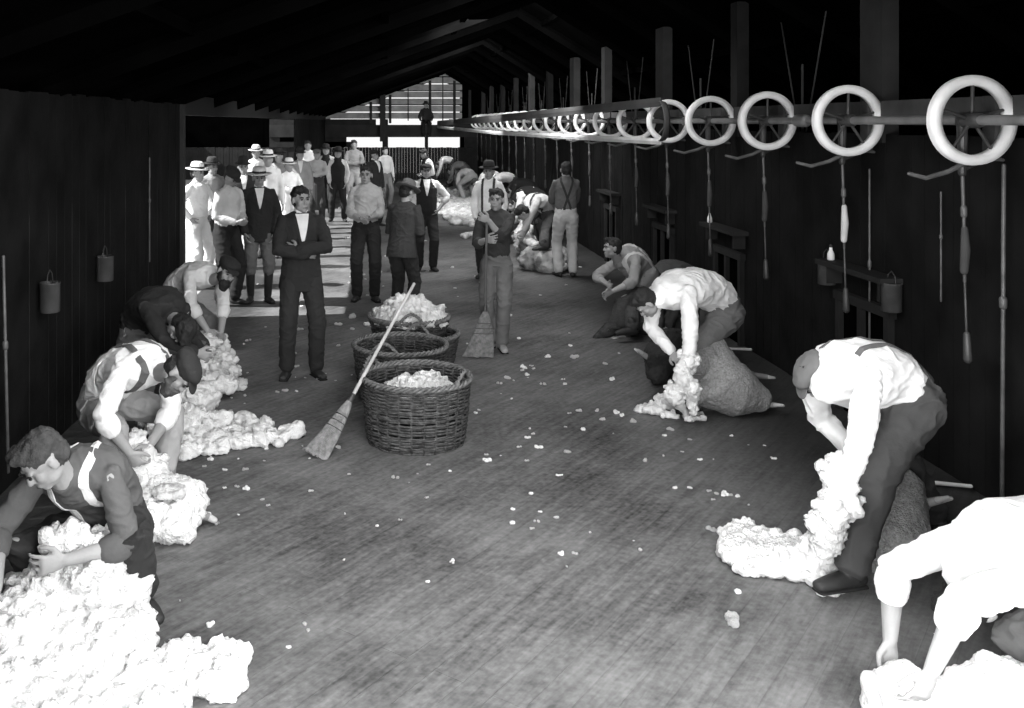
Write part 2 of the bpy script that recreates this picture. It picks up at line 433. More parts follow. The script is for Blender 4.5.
# ------------------------------------------------------------------ wool and sheep
def woolly(me, amp=.03, sc=14, seed=0):
    off = V((seed, seed * 2.3, -seed))
    def f(p):
        q = p * sc + off
        a = abs(noise.noise(q)); w = V((noise.noise(q * 1.7), noise.noise(q * 1.7 + V((9, 2, 4))), 0)) * .5
        f1 = noise.voronoi(q * 1.5 + w)[0][0]; f2 = noise.voronoi(q * 3.4 + w)[0][0]
        return amp * (.9 * a + .75 * (.45 - f1) + .40 * (.45 - f2) + .15 * noise.noise(q * 6))
    return ripple(me, f)
def biggest(me):
    """keeps the one connected lump"""
    bm = bmesh.new(); bm.from_mesh(me); seen = set(); comps = []
    for v in bm.verts:
        if v in seen: continue
        st = [v]; seen.add(v); c = []
        while st:
            a = st.pop(); c.append(a)
            for e in a.link_edges:
                b = e.other_vert(a)
                if b not in seen: seen.add(b); st.append(b)
        comps.append(c)
    comps.sort(key=len)
    for c in comps[:-1]: bmesh.ops.delete(bm, geom=c, context='VERTS')
    bm.to_mesh(me); bm.free()
    for p in me.polygons: p.use_smooth = True
def fleece(label, blobs, voxel=.018, amp=.045, sc=11, bits=40, spread=.12, m=WOOL, seed=1, cat='fleece', name='fleece', group=None, parent=None):
    """blobs: (point, (rx, ry, rz)) lumps fused into one clumpy fleece, ragged at its edges"""
    rnd = random.Random(seed); g = G()
    base = blobs[0][0]; org = V((base.x, base.y, 0))
    for p, r in blobs: g.ell(p - org, r if isinstance(r, tuple) else (r, r, r), None, 14)
    for i in range(1, len(blobs)):                               # neighbours grow together
        p, q_ = blobs[i]; j = min(range(i), key=lambda t: (blobs[t][0] - p).length)
        a = min(q_) if isinstance(q_, tuple) else q_; b = blobs[j][1]; b = min(b) if isinstance(b, tuple) else b
        if (blobs[j][0] - p).length > .01: g.loft([blobs[j][0] - org, p - org], [max(.02, b * .6), max(.02, a * .6)], 8)
    for k in range(bits):
        p, r = rnd.choice(blobs); r = r if isinstance(r, tuple) else (r, r, r)
        a = rnd.uniform(0, 2 * PI); el = rnd.uniform(-.3, .9)
        q = p - org + V((math.cos(a) * math.cos(el) * r[0] * 1.03, math.sin(a) * math.cos(el) * r[1] * 1.03, math.sin(el) * r[2]))
        if q.z < .02: q.z = rnd.uniform(.01, .03)
        b = rnd.uniform(.25, 1) * spread * .5
        g.ell(q, (b * rnd.uniform(.7, 1.5), b * rnd.uniform(.7, 1.5), b * rnd.uniform(.6, 1)), None, 8)
    me = fuse(g, voxel, 1); biggest(me); woolly(me, amp, sc, seed)
    nv = len(me.vertices)
    for v in me.vertices:
        if v.co.z < .004: v.co.z = .004 + .002 * noise.noise(v.co * 20)
    o = link(name, me, m, parent, org if parent is None else None)
    if parent is None: tag(o, label, cat, group)
    return o

# =================================================================== SETTING
def planks(name, horiz, x0, x1, z0, z1, step, thick, m, axis, rnd, gap=.006, jitter=.006, label=None):
    """boards side by side: axis 'Y' = a wall along Y at x0, axis 'X' = a wall along X at y0"""
    g = G(); a = z0 if horiz else x0; end = z1 if horiz else x1
    while a < end - .001:
        b = min(a + step * rnd.uniform(.9, 1.1), end); j = rnd.uniform(0, jitter)
        lo, hi = (x0, x1) if horiz else (a + gap / 2, b - gap / 2)
        zl, zh = (a + gap / 2, b - gap / 2) if horiz else (z0, z1 + (0 if horiz else rnd.uniform(-.01, .01)))
        if axis[0] == 'Y': g.box(axis[1] + j * axis[2], axis[1] + j * axis[2] + thick * axis[2], lo, hi, zl, zh)
        else: g.box(lo, hi, axis[1] + j * axis[2], axis[1] + j * axis[2] + thick * axis[2], zl, zh)
        a = b
    o = g.obj(name, m, None, smooth=False); o['kind'] = 'structure'; return o
rnd = random.Random(3)
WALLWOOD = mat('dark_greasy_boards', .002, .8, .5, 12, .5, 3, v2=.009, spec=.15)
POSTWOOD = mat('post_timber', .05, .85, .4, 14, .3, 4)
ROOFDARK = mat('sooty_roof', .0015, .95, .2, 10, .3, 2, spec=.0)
XR = 2.35
def roofz(x): return EAVE + SL * (x - XL) if x < XR else EAVE + SL * (XR - XL) - .62 * (x - XR)
XW = 3.6; XL = -2.32; LEND = 10.85; DFAR = 37.0; EAVE = 2.45; SL = .36

def floor_material():
    m = bpy.data.materials.new('worn_floor_boards'); m.use_nodes = True; nt = m.node_tree; L_ = nt.links; N = nt.nodes
    b = N['Principled BSDF']; b.inputs['Roughness'].default_value = .62; b.inputs['Specular IOR Level'].default_value = .35
    tc = N.new('ShaderNodeTexCoord')
    mp = N.new('ShaderNodeMapping'); mp.inputs['Rotation'].default_value = (0, 0, math.radians(-52)); L_.new(tc.outputs['Object'], mp.inputs['Vector'])
    st = N.new('ShaderNodeMapping'); st.inputs['Scale'].default_value = (1.1, 9, 1); L_.new(mp.outputs['Vector'], st.inputs['Vector'])
    n1 = N.new('ShaderNodeTexNoise'); n1.inputs['Scale'].default_value = 2.2; n1.inputs['Detail'].default_value = 8; n1.inputs['Roughness'].default_value = .7; L_.new(st.outputs['Vector'], n1.inputs['Vector'])
    n2 = N.new('ShaderNodeTexNoise'); n2.inputs['Scale'].default_value = 1.1; n2.inputs['Detail'].default_value = 9; n2.inputs['Roughness'].default_value = .68; L_.new(tc.outputs['Object'], n2.inputs['Vector'])
    n3 = N.new('ShaderNodeTexNoise'); n3.inputs['Scale'].default_value = 28; n3.inputs['Detail'].default_value = 6; L_.new(tc.outputs['Object'], n3.inputs['Vector'])
    w = N.new('ShaderNodeTexBrick'); w.inputs['Scale'].default_value = 1; w.inputs['Brick Width'].default_value = 3.2; w.inputs['Row Height'].default_value = .14; w.inputs['Mortar Size'].default_value = .004; w.inputs['Mortar Smooth'].default_value = .6
    w.inputs['Color1'].default_value = (.9, .9, .9, 1); w.inputs['Color2'].default_value = (1, 1, 1, 1); w.inputs['Mortar'].default_value = (.62, .62, .62, 1); L_.new(mp.outputs['Vector'], w.inputs['Vector'])
    def math_(op, a, b_, c=None):
        k = N.new('ShaderNodeMath'); k.operation = op
        for i, q in enumerate((a, b_, c)):
            if q is None: continue
            if isinstance(q, (int, float)): k.inputs[i].default_value = q
            else: L_.new(q, k.inputs[i])
        return k.outputs[0]
    s = math_('ADD', math_('MULTIPLY', n1.outputs['Fac'], .8), math_('MULTIPLY', n2.outputs['Fac'], 1.0))
    s = math_('ADD', s, math_('MULTIPLY', n3.outputs['Fac'], .45))
    r = N.new('ShaderNodeValToRGB'); e = r.color_ramp.elements
    e[0].position = .78 / 1.5; e[1].position = 1.5 / 1.5
    e[0].color = (.007, .007, .007, 1); e[1].color = (.215, .215, .215, 1)
    L_.new(math_('DIVIDE', s, 1.5), r.inputs['Fac'])
    mx = N.new('ShaderNodeMix'); mx.data_type = 'RGBA'; mx.blend_type = 'MULTIPLY'; mx.inputs[0].default_value = .3
    sp = N.new('ShaderNodeSeparateXYZ'); L_.new(tc.outputs['Object'], sp.inputs[0])       # shade along both walls, painted into the floor colour
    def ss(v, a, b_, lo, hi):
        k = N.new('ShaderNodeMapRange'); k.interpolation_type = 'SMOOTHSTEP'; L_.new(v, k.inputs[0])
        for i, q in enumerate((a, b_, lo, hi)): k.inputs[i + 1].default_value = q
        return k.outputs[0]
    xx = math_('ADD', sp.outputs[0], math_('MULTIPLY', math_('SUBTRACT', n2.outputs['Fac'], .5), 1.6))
    wall_shade = math_('MULTIPLY', ss(xx, 2.0, 3.1, 1, .30), ss(xx, -1.75, -1.2, .40, 1))
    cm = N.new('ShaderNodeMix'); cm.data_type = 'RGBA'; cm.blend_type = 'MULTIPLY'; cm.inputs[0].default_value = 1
    L_.new(r.outputs['Color'], cm.inputs[6]); L_.new(wall_shade, cm.inputs[7])
    L_.new(cm.outputs[2], mx.inputs[6]); L_.new(w.outputs['Color'], mx.inputs[7]); L_.new(mx.outputs[2], b.inputs['Base Color'])
    bp = N.new('ShaderNodeBump'); bp.inputs['Strength'].default_value = .35; bp.inputs['Distance'].default_value = .01
    L_.new(math_('ADD', s, w.outputs['Fac']), bp.inputs['Height']); L_.new(bp.outputs['Normal'], b.inputs['Normal'])
    return m
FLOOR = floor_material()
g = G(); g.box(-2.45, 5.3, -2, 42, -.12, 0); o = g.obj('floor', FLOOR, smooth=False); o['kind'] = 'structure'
g = G(); g.box(-11, -2.45, -2, 42, -.12, -.002); o = g.obj('ground', mat('pale_dry_ground', .30, .95, .4, 20, .25, 2), smooth=False); o['kind'] = 'structure'

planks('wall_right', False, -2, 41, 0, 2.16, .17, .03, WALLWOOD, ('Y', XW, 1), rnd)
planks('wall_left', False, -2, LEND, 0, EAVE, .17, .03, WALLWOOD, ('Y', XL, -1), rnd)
# the dark pens behind the right wall, closed by the outer wall
planks('wall_outer', False, -2, 42, 0, 2.9, .3, .03, ROOFDARK, ('Y', 5.2, 1), rnd)
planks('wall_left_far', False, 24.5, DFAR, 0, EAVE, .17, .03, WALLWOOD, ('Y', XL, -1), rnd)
g = G(); g.box(XL - .09, XL + .035, LEND - .1, LEND + .03, 0, EAVE); o = g.obj('trim_1', mat('door_post', .03, .8, .3, 14), smooth=False); o['kind'] = 'structure'
# far end wall: slatted fence at the bottom, daylight gap, loft beam, gap, weatherboard gable
SLAT = mat('fence_slats', .02, .85, .3, 20, .3, 4)
planks('wall_back', False, -8.6, 3.72, 0, 1.26, .115, .03, SLAT, ('X', DFAR, 1), rnd, gap=.0045, jitter=.01)
for k in range(16): pass
g = G(); g.box(-4.5, 5.2, DFAR - .05, DFAR + .12, 1.66, 2.14); o = g.obj('trim_2', mat('loft_beam', .03, .85, .3, 8, .3, 2), smooth=False); o['kind'] = 'structure'
g = G(); g.box(-4.5, -1.2, DFAR - .02, DFAR + .1, 1.26, 1.48); g.box(-4.5,-4.1,DFAR-.02,DFAR+.1,1.48,1.68); g.box(3.1, 5.2, DFAR - .02, DFAR + .1, 1.26, 1.68); g.box(1.55,1.68,DFAR-.02,DFAR+.1,1.26,1.68); g.box(-.1,.12,DFAR-.02,DFAR+.1,1.26,2.36); g.box(-3.25,-2.95,DFAR-.02,DFAR+.1,1.26,1.68)
g.box(-2.5, -1.5, DFAR - .02, DFAR + .1, 1.26, 1.68)
o = g.obj('trim_3', SLAT, smooth=False); o['kind'] = 'structure'
g = G(); g.box(-4.5, -.35, DFAR - .02, DFAR + .1, 2.14, 2.36); g.box(2.5, 5.2, DFAR - .02, DFAR + .1, 2.14, 2.36)
o = g.obj('trim_4', SLAT, smooth=False); o['kind'] = 'structure'
# gable boards, each lapping over the next, following the roof slope
g = G(); z = 2.36; GB = mat('gable_weatherboard', .36, .8, .3, 14, .25, 3)
while z < 5.2:
    xl = (z - EAVE) / SL + XL + .05
    if xl < 2.2: g.box(max(xl, -9), min(3.0, XR + (4.24 - z) / .62), DFAR + .0, DFAR + .02, z + .02, z + .255)
    z += .275
o = g.obj('wall_gable', GB, smooth=False); o['kind'] = 'structure'
g = G()
for x in (-.55, .2, 1.75, 2.7, 3.3):
    g.box(x - .05, x + .05, DFAR - .08, DFAR, 2.2, roofz(x) - .05)
for x in (0.9, 2.25): g.box(x - .02, x + .02, DFAR - .05, DFAR, 2.3, roofz(x) - .05)
g.box(-.2, .02, DFAR - .5, DFAR - .3, 1.5, 3.5)
for z in (2.9, 3.45): g.box(0, 3, DFAR - .07, DFAR - .03, z, z + .04)
o = g.obj('trim_5', mat('gable_studs', .03), smooth=False); o['kind'] = 'structure'
# roof: one slope rising from the low left eave, with rafters and purlins
g = G(); th = .08
for (xa, xb) in ((-3.1, XR), (XR, 5.3)):
    vs = []
    for x in (xa, xb):
        for y in (-2, 42):
            for dz in (.16, .16 + th): vs.append(g.bm.verts.new((x, y, roofz(x) + dz)))
    for f in ((0,1,3,2),(4,6,7,5),(0,4,5,1),(2,3,7,6),(0,2,6,4),(1,5,7,3)): g.bm.faces.new([vs[i] for i in f])
o = g.obj('ceiling', ROOFDARK, smooth=False); o['kind'] = 'structure'
g = G()
for k in range(22):
    y = -1.2 + k * 2.0
    for xa, xb in ((-2.6, XR), (XR, 5.2)): g.loft([V((xa, y, roofz(xa) + .08)), V((xb, y, roofz(xb) + .08))], [(.04, .09)] * 2, 4, right=V((0, 1, 0)), caps=False)
for x in (-1.4, 0, 1.2, 2.8, 4.2): g.box(x - .04, x + .04, -2, DFAR, roofz(x) + .08, roofz(x) + .17)
o = g.obj('ceiling_rafters', ROOFDARK, smooth=False); o['kind'] = 'structure'
# the wall of the yard outside, seen dark through the open side
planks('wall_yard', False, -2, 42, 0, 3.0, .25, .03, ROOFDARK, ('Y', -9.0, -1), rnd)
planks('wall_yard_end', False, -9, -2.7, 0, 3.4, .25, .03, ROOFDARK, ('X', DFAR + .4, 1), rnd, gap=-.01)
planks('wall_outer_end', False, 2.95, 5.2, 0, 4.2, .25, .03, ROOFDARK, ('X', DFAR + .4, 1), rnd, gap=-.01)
g = G(); g.box(XL - .12, XL + .02, LEND, 40, EAVE - .12, EAVE + .12); o = g.obj('trim_6', mat('eave_beam', .015), smooth=False); o['kind'] = 'structure'

# posts and braces above the right wall
ordn = ['first', 'second', 'third', 'fourth', 'fifth', 'sixth', 'seventh', 'eighth', 'ninth', 'tenth', 'eleventh', 'twelfth', 'thirteenth', 'fourteenth', 'fifteenth', 'sixteenth', 'seventeenth', 'eighteenth', 'nineteenth', 'twentieth', 'twenty-first', 'twenty-second', 'twenty-third', 'twenty-fourth', 'twenty-fifth']
pd = [7.0, 9.75, 12.4, 15.6, 18.2, 21.0, 23.6, 26.4, 29.4, 32.4, 35.2]
for i, y in enumerate(pd):
    w = (.16, .09, .17, .12, .2, .12)[i % 6]; g = G(); hz = roofz(XW) + .12
    g.box(XW - .02, XW + .10, y - w, y + w, 2.1, hz)
    o = g.obj('roof_post', mat('pale_post', .022 if i % 2 == 0 else .012, .85, .4, 14, .3, 4), smooth=False, loc=None)
    tag(o, 'upright timber post rising from the right wall to the roof, %s from the camera' % ordn[i], 'post', 'roof posts along the right wall')
    if i < len(pd) - 1:
        y2 = (y + pd[i + 1]) / 2; g = G()
        for q in (-.45, .45): g.loft([(XW + .08, y2 + q * .15, 2.15), (XW + .08, y2 + q, hz - .30)], [.008, .008], 6, caps=False)
        g.loft([(XW + .08, y2, 2.15), (XW + .08, y2, 2.75)], [.012, .012], 6)
        o = g.obj('rope_tie', mat('rope', .04), smooth=True)
        tag(o, 'thin V-shaped rope tie between roof posts above right wall, %s from the camera' % ordn[i], 'rope', 'rope ties above the right wall')
# long bearer behind the shaft
g = G(); g.box(3.52, 3.64, 3, 36, 2.27, 2.40); o = g.obj('bearer_beam', mat('bearer_timber', .05, .85, .4, 14, .3, 4), smooth=False)
tag(o, 'long dark timber bearer running along the right wall behind the drive shaft', 'beam')
g = G(); g.loft([(3.3, 3.5, 2.26), (3.3, 36, 2.26)], [.028, .028], 12)
for k in range(12): g.loft([(3.3, 4.6 + k * 2.85, 2.26), (3.3, 4.75 + k * 2.85, 2.26)], [.05, .05], 12)
o = g.obj('drive_shaft', mat('shaft_steel', .22, .35, .1, 20, .3, 4, metal=.4)); tag(o, 'long steel overhead drive shaft carrying the pulley wheels', 'shaft')
# flat drive belt, two strands round its pulley
def ribbonbox(name, pts, wdt, hgt, m, parent):
    g = G(); g.loft(pts, [(wdt * .7, hgt * .7)] * len(pts), 4, right=V((1, 0, 0)), caps=False); return g.obj(name, m, parent, smooth=False)
root = empty('drive_belt', (3.02, 10.6, 2.26)); tag(root, 'long dark overhead drive belt with a pale lower strand along the right side', 'belt')
o0 = V((3.02, 10.6, 2.26))
def strand(name, pts, hh, m):
    g = G(); g.loft([V(p) - o0 for p in pts], [(.014, h_) for h_ in hh], 4, right=V((1, 0, 0)), caps=False); return g.obj(name, m, root, smooth=False)
strand('upper_strand', [(3.02, 10.4, 2.47), (2.6, 22, 2.33), (2.0, 36.3, 2.2)], [.05, .085, .09], mat('belt_grey', .05, .7, .2, 40, .2, 3))
strand('lower_strand', [(3.02, 10.4, 2.035), (2.6, 22, 2.0), (2.0, 36.3, 2.06)], [.035, .045, .05], mat('pale_belt', .55, .7, .2, 40, .15, 3))
g = G(); pts = [V((0, -.2 - .225 * math.sin(PI * k / 12), .0 + .215 * math.cos(PI * k / 12))) for k in range(13)]
g.loft(pts, [(.035, .008)] * 13, 6, right=V((1, 0, 0)), caps=False); g.obj('belt_loop', mat('belt_grey', .05, .7, .2, 40, .2, 3), root)

# shearing stands: pulley, bracket, curved arm, hanging tube and handpiece
def stand():
    r = empty('shearing_stand', (3.3, 0, 2.26))
    g = G()
    g.lathe([(.252, -.03), (.255, 0), (.252, .03), (.222, .034), (.196, .026), (.196, -.026), (.222, -.034), (.252, -.03)], 44, Matrix.Rotation(PI / 2, 4, 'X'), close=False)
    wh = g.obj('pulley_wheel', WHITEPAINT, r)
    g = G()
    for k in range(5):
        a = 2 * PI * k / 5 + .3; g.loft([(0, 0, 0), (.2 * math.cos(a), 0, .2 * math.sin(a))], [.012, .009], 8)
    g.loft([(0, -.05, 0), (0, .05, 0)], [.045, .045], 12); g.obj('spokes', IRON, wh)
    g = G(); g.box(-.03, .22, .06, .10, -.03, .05); g.box(.16, .2, .03, .13, -.22, .14); g.loft([(.0, .08, -.02), (.0, .08, -.30)], [.03, .022], 10)
    g.loft([(.18, .08, -.2), (0, .08, -.28)], [.016, .016], 8); g.obj('bracket', IRON, r, smooth=False)
    g = G(); g.loft([(-.36, .02, -.30), (-.26, .02, -.325), (-.12, .03, -.29), (.0, .04, -.235), (.12, .03, -.215), (.2, .02, -.225)], [.011, .013, .014, .016, .012, .010], 8); g.obj('lever_arm', PALEIRON, r)
    g = G(); g.loft([(0, .08, -.28), (.01, .08, -.55), (.015, .08, -.92)], [.011, .010, .009], 8); g.loft([(.01, .08, -.5), (.01, .08, -.54)], [.018, .018], 8); g.obj('down_tube', mat('tube_iron', .10, .45, .2, 40, .3, 12, metal=.2), r)
    g = G(); g.loft([(.015, .08, -.62), (.02, .08, -.74), (.012, .08, -.86)], [.018, .026, .022], 10); g.obj('handle_sleeve', mat('dark_sleeve', .05), r)
    g = G(); g.loft([(.015, .08, -.9), (.02, .07, -1.25)], [.007, .007], 8); g.loft([(.02, .07, -1.22), (.02, .06, -1.36)], [.018, .024], 10); g.obj('handpiece', IRON, r)
    return r
proto = stand(); DK = [5.34 + 1.43 * k for k in range(21)]; TUBE = mat('tube_iron', .10, .45, .2, 40, .3, 12, metal=.2)
for i, y in enumerate(DK):
    o = proto if i == 0 else copy_tree(proto)
    o.location = (3.3, y, 2.26)
    nth = 'cut off by the edge of the arch, nearest the camera' if i == 0 else '%s from the camera' % ordn[i]
    tag(o, 'white-rimmed pulley wheel with bracket and hanging shearing tube on overhead shaft, ' + nth, 'pulley', 'shearing stands on the overhead shaft')
    if i == 0: o['label'] = 'large white-rimmed pulley wheel with bracket and hanging shearing tube, rightmost and nearest camera'
    o.rotation_euler = (0, 0, rnd.uniform(-.12, .12))
    if i == 1:
        for ch in o.children:
            if ch.name.startswith('handle_sleeve'):
                ch.data = ch.data.copy(); ch.data.materials[0] = mat('canvas_sleeve', .5); ch['label'] = 'pale canvas-wrapped sleeve'

# chutes in the right wall
JAMB = mat('chute_boards', .014, .8, .4, 14, .3, 4)
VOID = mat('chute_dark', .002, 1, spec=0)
def chute(y, label, big=True):
    r = empty('sheep_chute', (XW, y, 0)); tag(r, label, 'chute', 'chutes in the right wall')
    for q in (-.36, .02, .36):
        g = G(); g.box(-.05, .0, q - .03, q + .03, 0, .88); g.obj('jamb', JAMB, r, smooth=False)
    g = G(); g.box(-.055, 0, -.42, .42, .86, .93); g.obj('lintel', JAMB, r, smooth=False)
    g = G(); g.box(-.012, -.002, -.33, .33, 0, .86); g.obj('dark_opening', VOID, r, smooth=False)  # near-black panel paints the shade of the opening; no recess behind it
    g = G(); g.box(-.16, 0, -.5, .5, 1.12, 1.16); sh = g.obj('shelf', JAMB, r, smooth=False)
    for q in (.38, -.41): g = G(); g.box(-.12, 0, q, q + .03, .98, 1.12); g.obj('shelf_bracket', JAMB, sh, smooth=False)
    return r
for y, lab in ((4.4, 'nearest dark sheep chute with shelf low in the right wall'), (7.1, 'dark sheep chute with shelf above the bending shearer in blue-black trousers'),
               (9.9, 'dark sheep chute in the wall behind the shearer whose sheep lies stretched'), (12.2, 'dark sheep chute in the wall behind the curly-haired crouching shearer'), (15, 'dark sheep chute behind the man in white trousers')):
    chute(y, lab.replace('blue-black', 'dark'))
def bottle(x, y, z, s, label, group='white bottles on the wall shelves'):
    r = empty('oil_bottle', (x, y, z), 0, s); tag(r, label, 'bottle', group)
    g = G(); g.lathe([(.02, 0), (.028, .005), (.026, .05), (.018, .07), (.013, .08), (.012, .10)], 14); g.obj('glass_body', WHITEPAINT, r)
    g = G(); g.lathe([(.010, .10), (.012, .105), (.011, .12), (.004, .125)], 12); g.obj('stopper', IRON, r)
p = at(834, 250, 7.55); bottle(XW - .08, 7.5, 1.16, 1.0, 'small white bottle on chute shelf left of the hanging tin')
p = at(683, 228, 10.4); bottle(XW - .08, 10.3, 1.16, 1.0, 'small white bottle on shelf beyond the bending shearer')
for (x, y, z, side, lab) in ((XW - .07, 6.62, .93, 1, 'tall pale tin can hanging on the right wall'), (XW - .09, 7.55, .96, 1, 'dark square tin hanging under the shelf on the right wall'),
                       (XL + .08, 6.35, .98, -1, 'pale round tin hanging lowest on the left wall'), (XL + .08, 7.6, .98, -1, 'dull round tin hanging on the left wall above the dark coated shearer')):
    r = empty('hanging_tin', (x, y, z)); tag(r, lab, 'tin')
    g = G(); g.lathe([(.06, 0), (.066, .004), (.066, .19), (.07, .195), (.064, .20), (.060, .19), (.060, .02)], 20); g.obj('can', TIN, r)
    g = G(); g.loft([(0, -.06, .18), (0, -.045, .25), (0, 0, .28), (0, .045, .25), (0, .06, .18)], [.004] * 5, 6); g.obj('wire_handle', IRON, r)
# vertical pipes and cords on the walls
for (a, b_, r_, lab) in (((XW - .05, 5.45, 2.0), (XW - .06, 5.45, .08), .012, 'long iron pipe down the right wall behind the nearest shearer'),
                         ((XW - .03, 7.0, 1.9), (XW - .03, 7.0, .2), .008, 'thin dark cord down the right wall beside the chutes'),
                         ((XW - .03, 6.1, 1.8), (XW - .03, 6.1, 1.1), .006, 'short thin cord right of the tall tin'),
                         ((XL + .05, 5.65, 1.45), (XL + .06, 5.7, 0.15), .010, 'thin iron pipe down the left wall near the photo edge'),
                         ((XL + .04, 9.2, 1.9), (XL + .04, 9.2, .9), .008, 'thin cord down the left wall near the doorway')):
    g = G(); g.loft([V(a) , V(b_)], [r_, r_], 8); g.loft([V(a).lerp(V(b_), .4), V(a).lerp(V(b_), .42)], [r_ * 1.8] * 2, 8)
    o = g.obj('wall_pipe', PALEIRON); tag(o, lab, 'pipe')
# pale sill rods at the foot of the right wall
for y, x0, x1, lab in ((5.84, 3.38, 3.57, 'pale wooden rod on the floor by the wall beside the near shearer'), (9.32, 3.35, 3.57, 'pale wooden rod on the floor by the wall beside the stretched sheep'),):
    g = G(); g.loft([(x0 - .05, y + .05, .02), (x1, y - .05, .03)], [.014, .012], 8); o = g.obj('wooden_rod', mat('pale_rod', .6)); tag(o, lab, 'rod')

# =================================================================== BASKETS
def basket(x, y, z0, r0, r1, h, label, handles=((0,), ), n=34, seed=0, tilt=(0, 0), ry=1.0, hang=(20, 200)):
    root = empty('wicker_basket', (x, y, z0)); root.rotation_euler = (tilt[0], tilt[1], 0)
    tag(root, label, 'basket', 'wicker wool baskets'); rd = random.Random(seed)
    S = 26; segs = 104
    def rad(t): return r0 + (r1 - r0) * (t ** .75)
    g = G()
    for i in range(n):
        t = i / (n - 1); R_ = rad(t); z = .012 + (h - .03) * t; ph = PI * (i % 2)
        wob = rd.uniform(-.007, .007)
        pts = []
        for k in range(segs):
            a = 2 * PI * k / segs; rr = R_ + .008 * math.sin(S * a / 2 + ph) + .004 * noise.noise(V((a * 2, i * .7, seed)))
            pts.append((rr * math.cos(a), rr * ry * math.sin(a), z + .004 * noise.noise(V((math.cos(a) * 2, math.sin(a) * 2, i * .4 + seed))) + wob))
        g.loft(pts, [.0075] * segs, 5, right=V((0, 0, 1)), closed=True)
    g.obj('woven_side', WICKER, root)
    g = G()
    for k in range(S):
        a = 2 * PI * k / S
        g.loft([(rad(t) * math.cos(a), rad(t) * ry * math.sin(a), h * t) for t in (0, .25, .5, .75, 1.0)], [.008] * 5, 5, caps=False)
    g.obj('stakes', WICKER, root)
    g = G(); g.lathe([(.001, .015), (r0 * .98, .018), (r0 * .98, .008), (.001, .004)], 40, Matrix.Diagonal((1, ry, 1, 1)), close=False); g.obj('base', WICKER, root)
    g = G(); R_ = r1 + .004
    for q in range(3):
        pts = []
        for k in range(120):
            a = 2 * PI * k / 120; u = a * 18 + q * 2 * PI / 3
            rr = R_ + .014 * math.cos(u); pts.append((rr * math.cos(a), rr * ry * math.sin(a), h + .014 * math.sin(u)))
        g.loft(pts, [.011] * 120, 5, right=V((0, 0, 1)), closed=True)
    g.obj('braided_rim', mat('wicker_rim', .13, .7, .5, 120, .4, 30), root)
    for hg in hang:
        c = math.radians(hg); g = G()
        for q in range(2):
            pts = []
            for k in range(25):
                f = k / 24; a = c + (f - .5) * .62; u = f * 30 + q * PI
                pts.append(((R_ + .01 * math.cos(u)) * math.cos(a), (R_ + .01 * math.cos(u)) * ry * math.sin(a), h + .085 * math.sin(PI * f) + .008 * math.sin(u)))
            g.loft(pts, [.009] * 25, 6)
        g.obj('handle', mat('wicker_rim', .13, .7, .5, 120, .4, 30), root)
    return root
B1 = at(416, 380, 6.74); B2 = at(400, 350, 7.78); B3 = at(409, 320, 8.72); B4 = at(421, 335, 8.62)
basket(B1.x, B1.y, 0, .335, .378, .45, 'nearest large wicker basket part filled with white wool', seed=1, hang=(150, 330), n=36)
basket(B2.x, B2.y, 0, .32, .375, .43, 'empty wicker basket standing in the middle of the row', seed=2, hang=(65, 250), n=34)
basket(B4.x, B4.y, 0, .27, .335, .34, 'lower wicker basket holding up the heaped basket at the back', seed=4, hang=(), n=30)
basket(B3.x, B3.y, .20, .28, .36, .27, 'back wicker basket heaped high with fleece pieces', seed=3, hang=(272,), n=24)
def woolpile(c, R_, z, top, n, label, seed, m=WOOL):
    rd = random.Random(seed); bl = [(V((c.x, c.y, z)), (R_, R_, .05))]
    for k in range(n):
        a = rd.uniform(0, 2 * PI); q = math.sqrt(rd.random()) * R_ * .95; hh = top * (1 - (q / R_) ** 2) * rd.uniform(.5, 1.1)
        bl.append((V((c.x + q * math.cos(a), c.y + q * math.sin(a), z + hh)), (rd.uniform(.035, .075), rd.uniform(.035, .075), rd.uniform(.03, .055))))
    o = fleece(label, bl, .013, .055, 15, 70, .09, m, seed, cat='wool', name='wool_pile', group='wool heaped in the baskets')
    return o
woolpile(V((B1.x + .03, B1.y + .02, 0)), .24, .33, .07, 60, 'white wool pieces lying inside the nearest wicker basket', 11)
woolpile(B3, .34, .43, .17, 130, 'tall ragged heap of fleece pieces in the back basket', 12, mat('basket_wool', .45, .95, .9, 75, .1, 9, v2=.85, dist=.02))

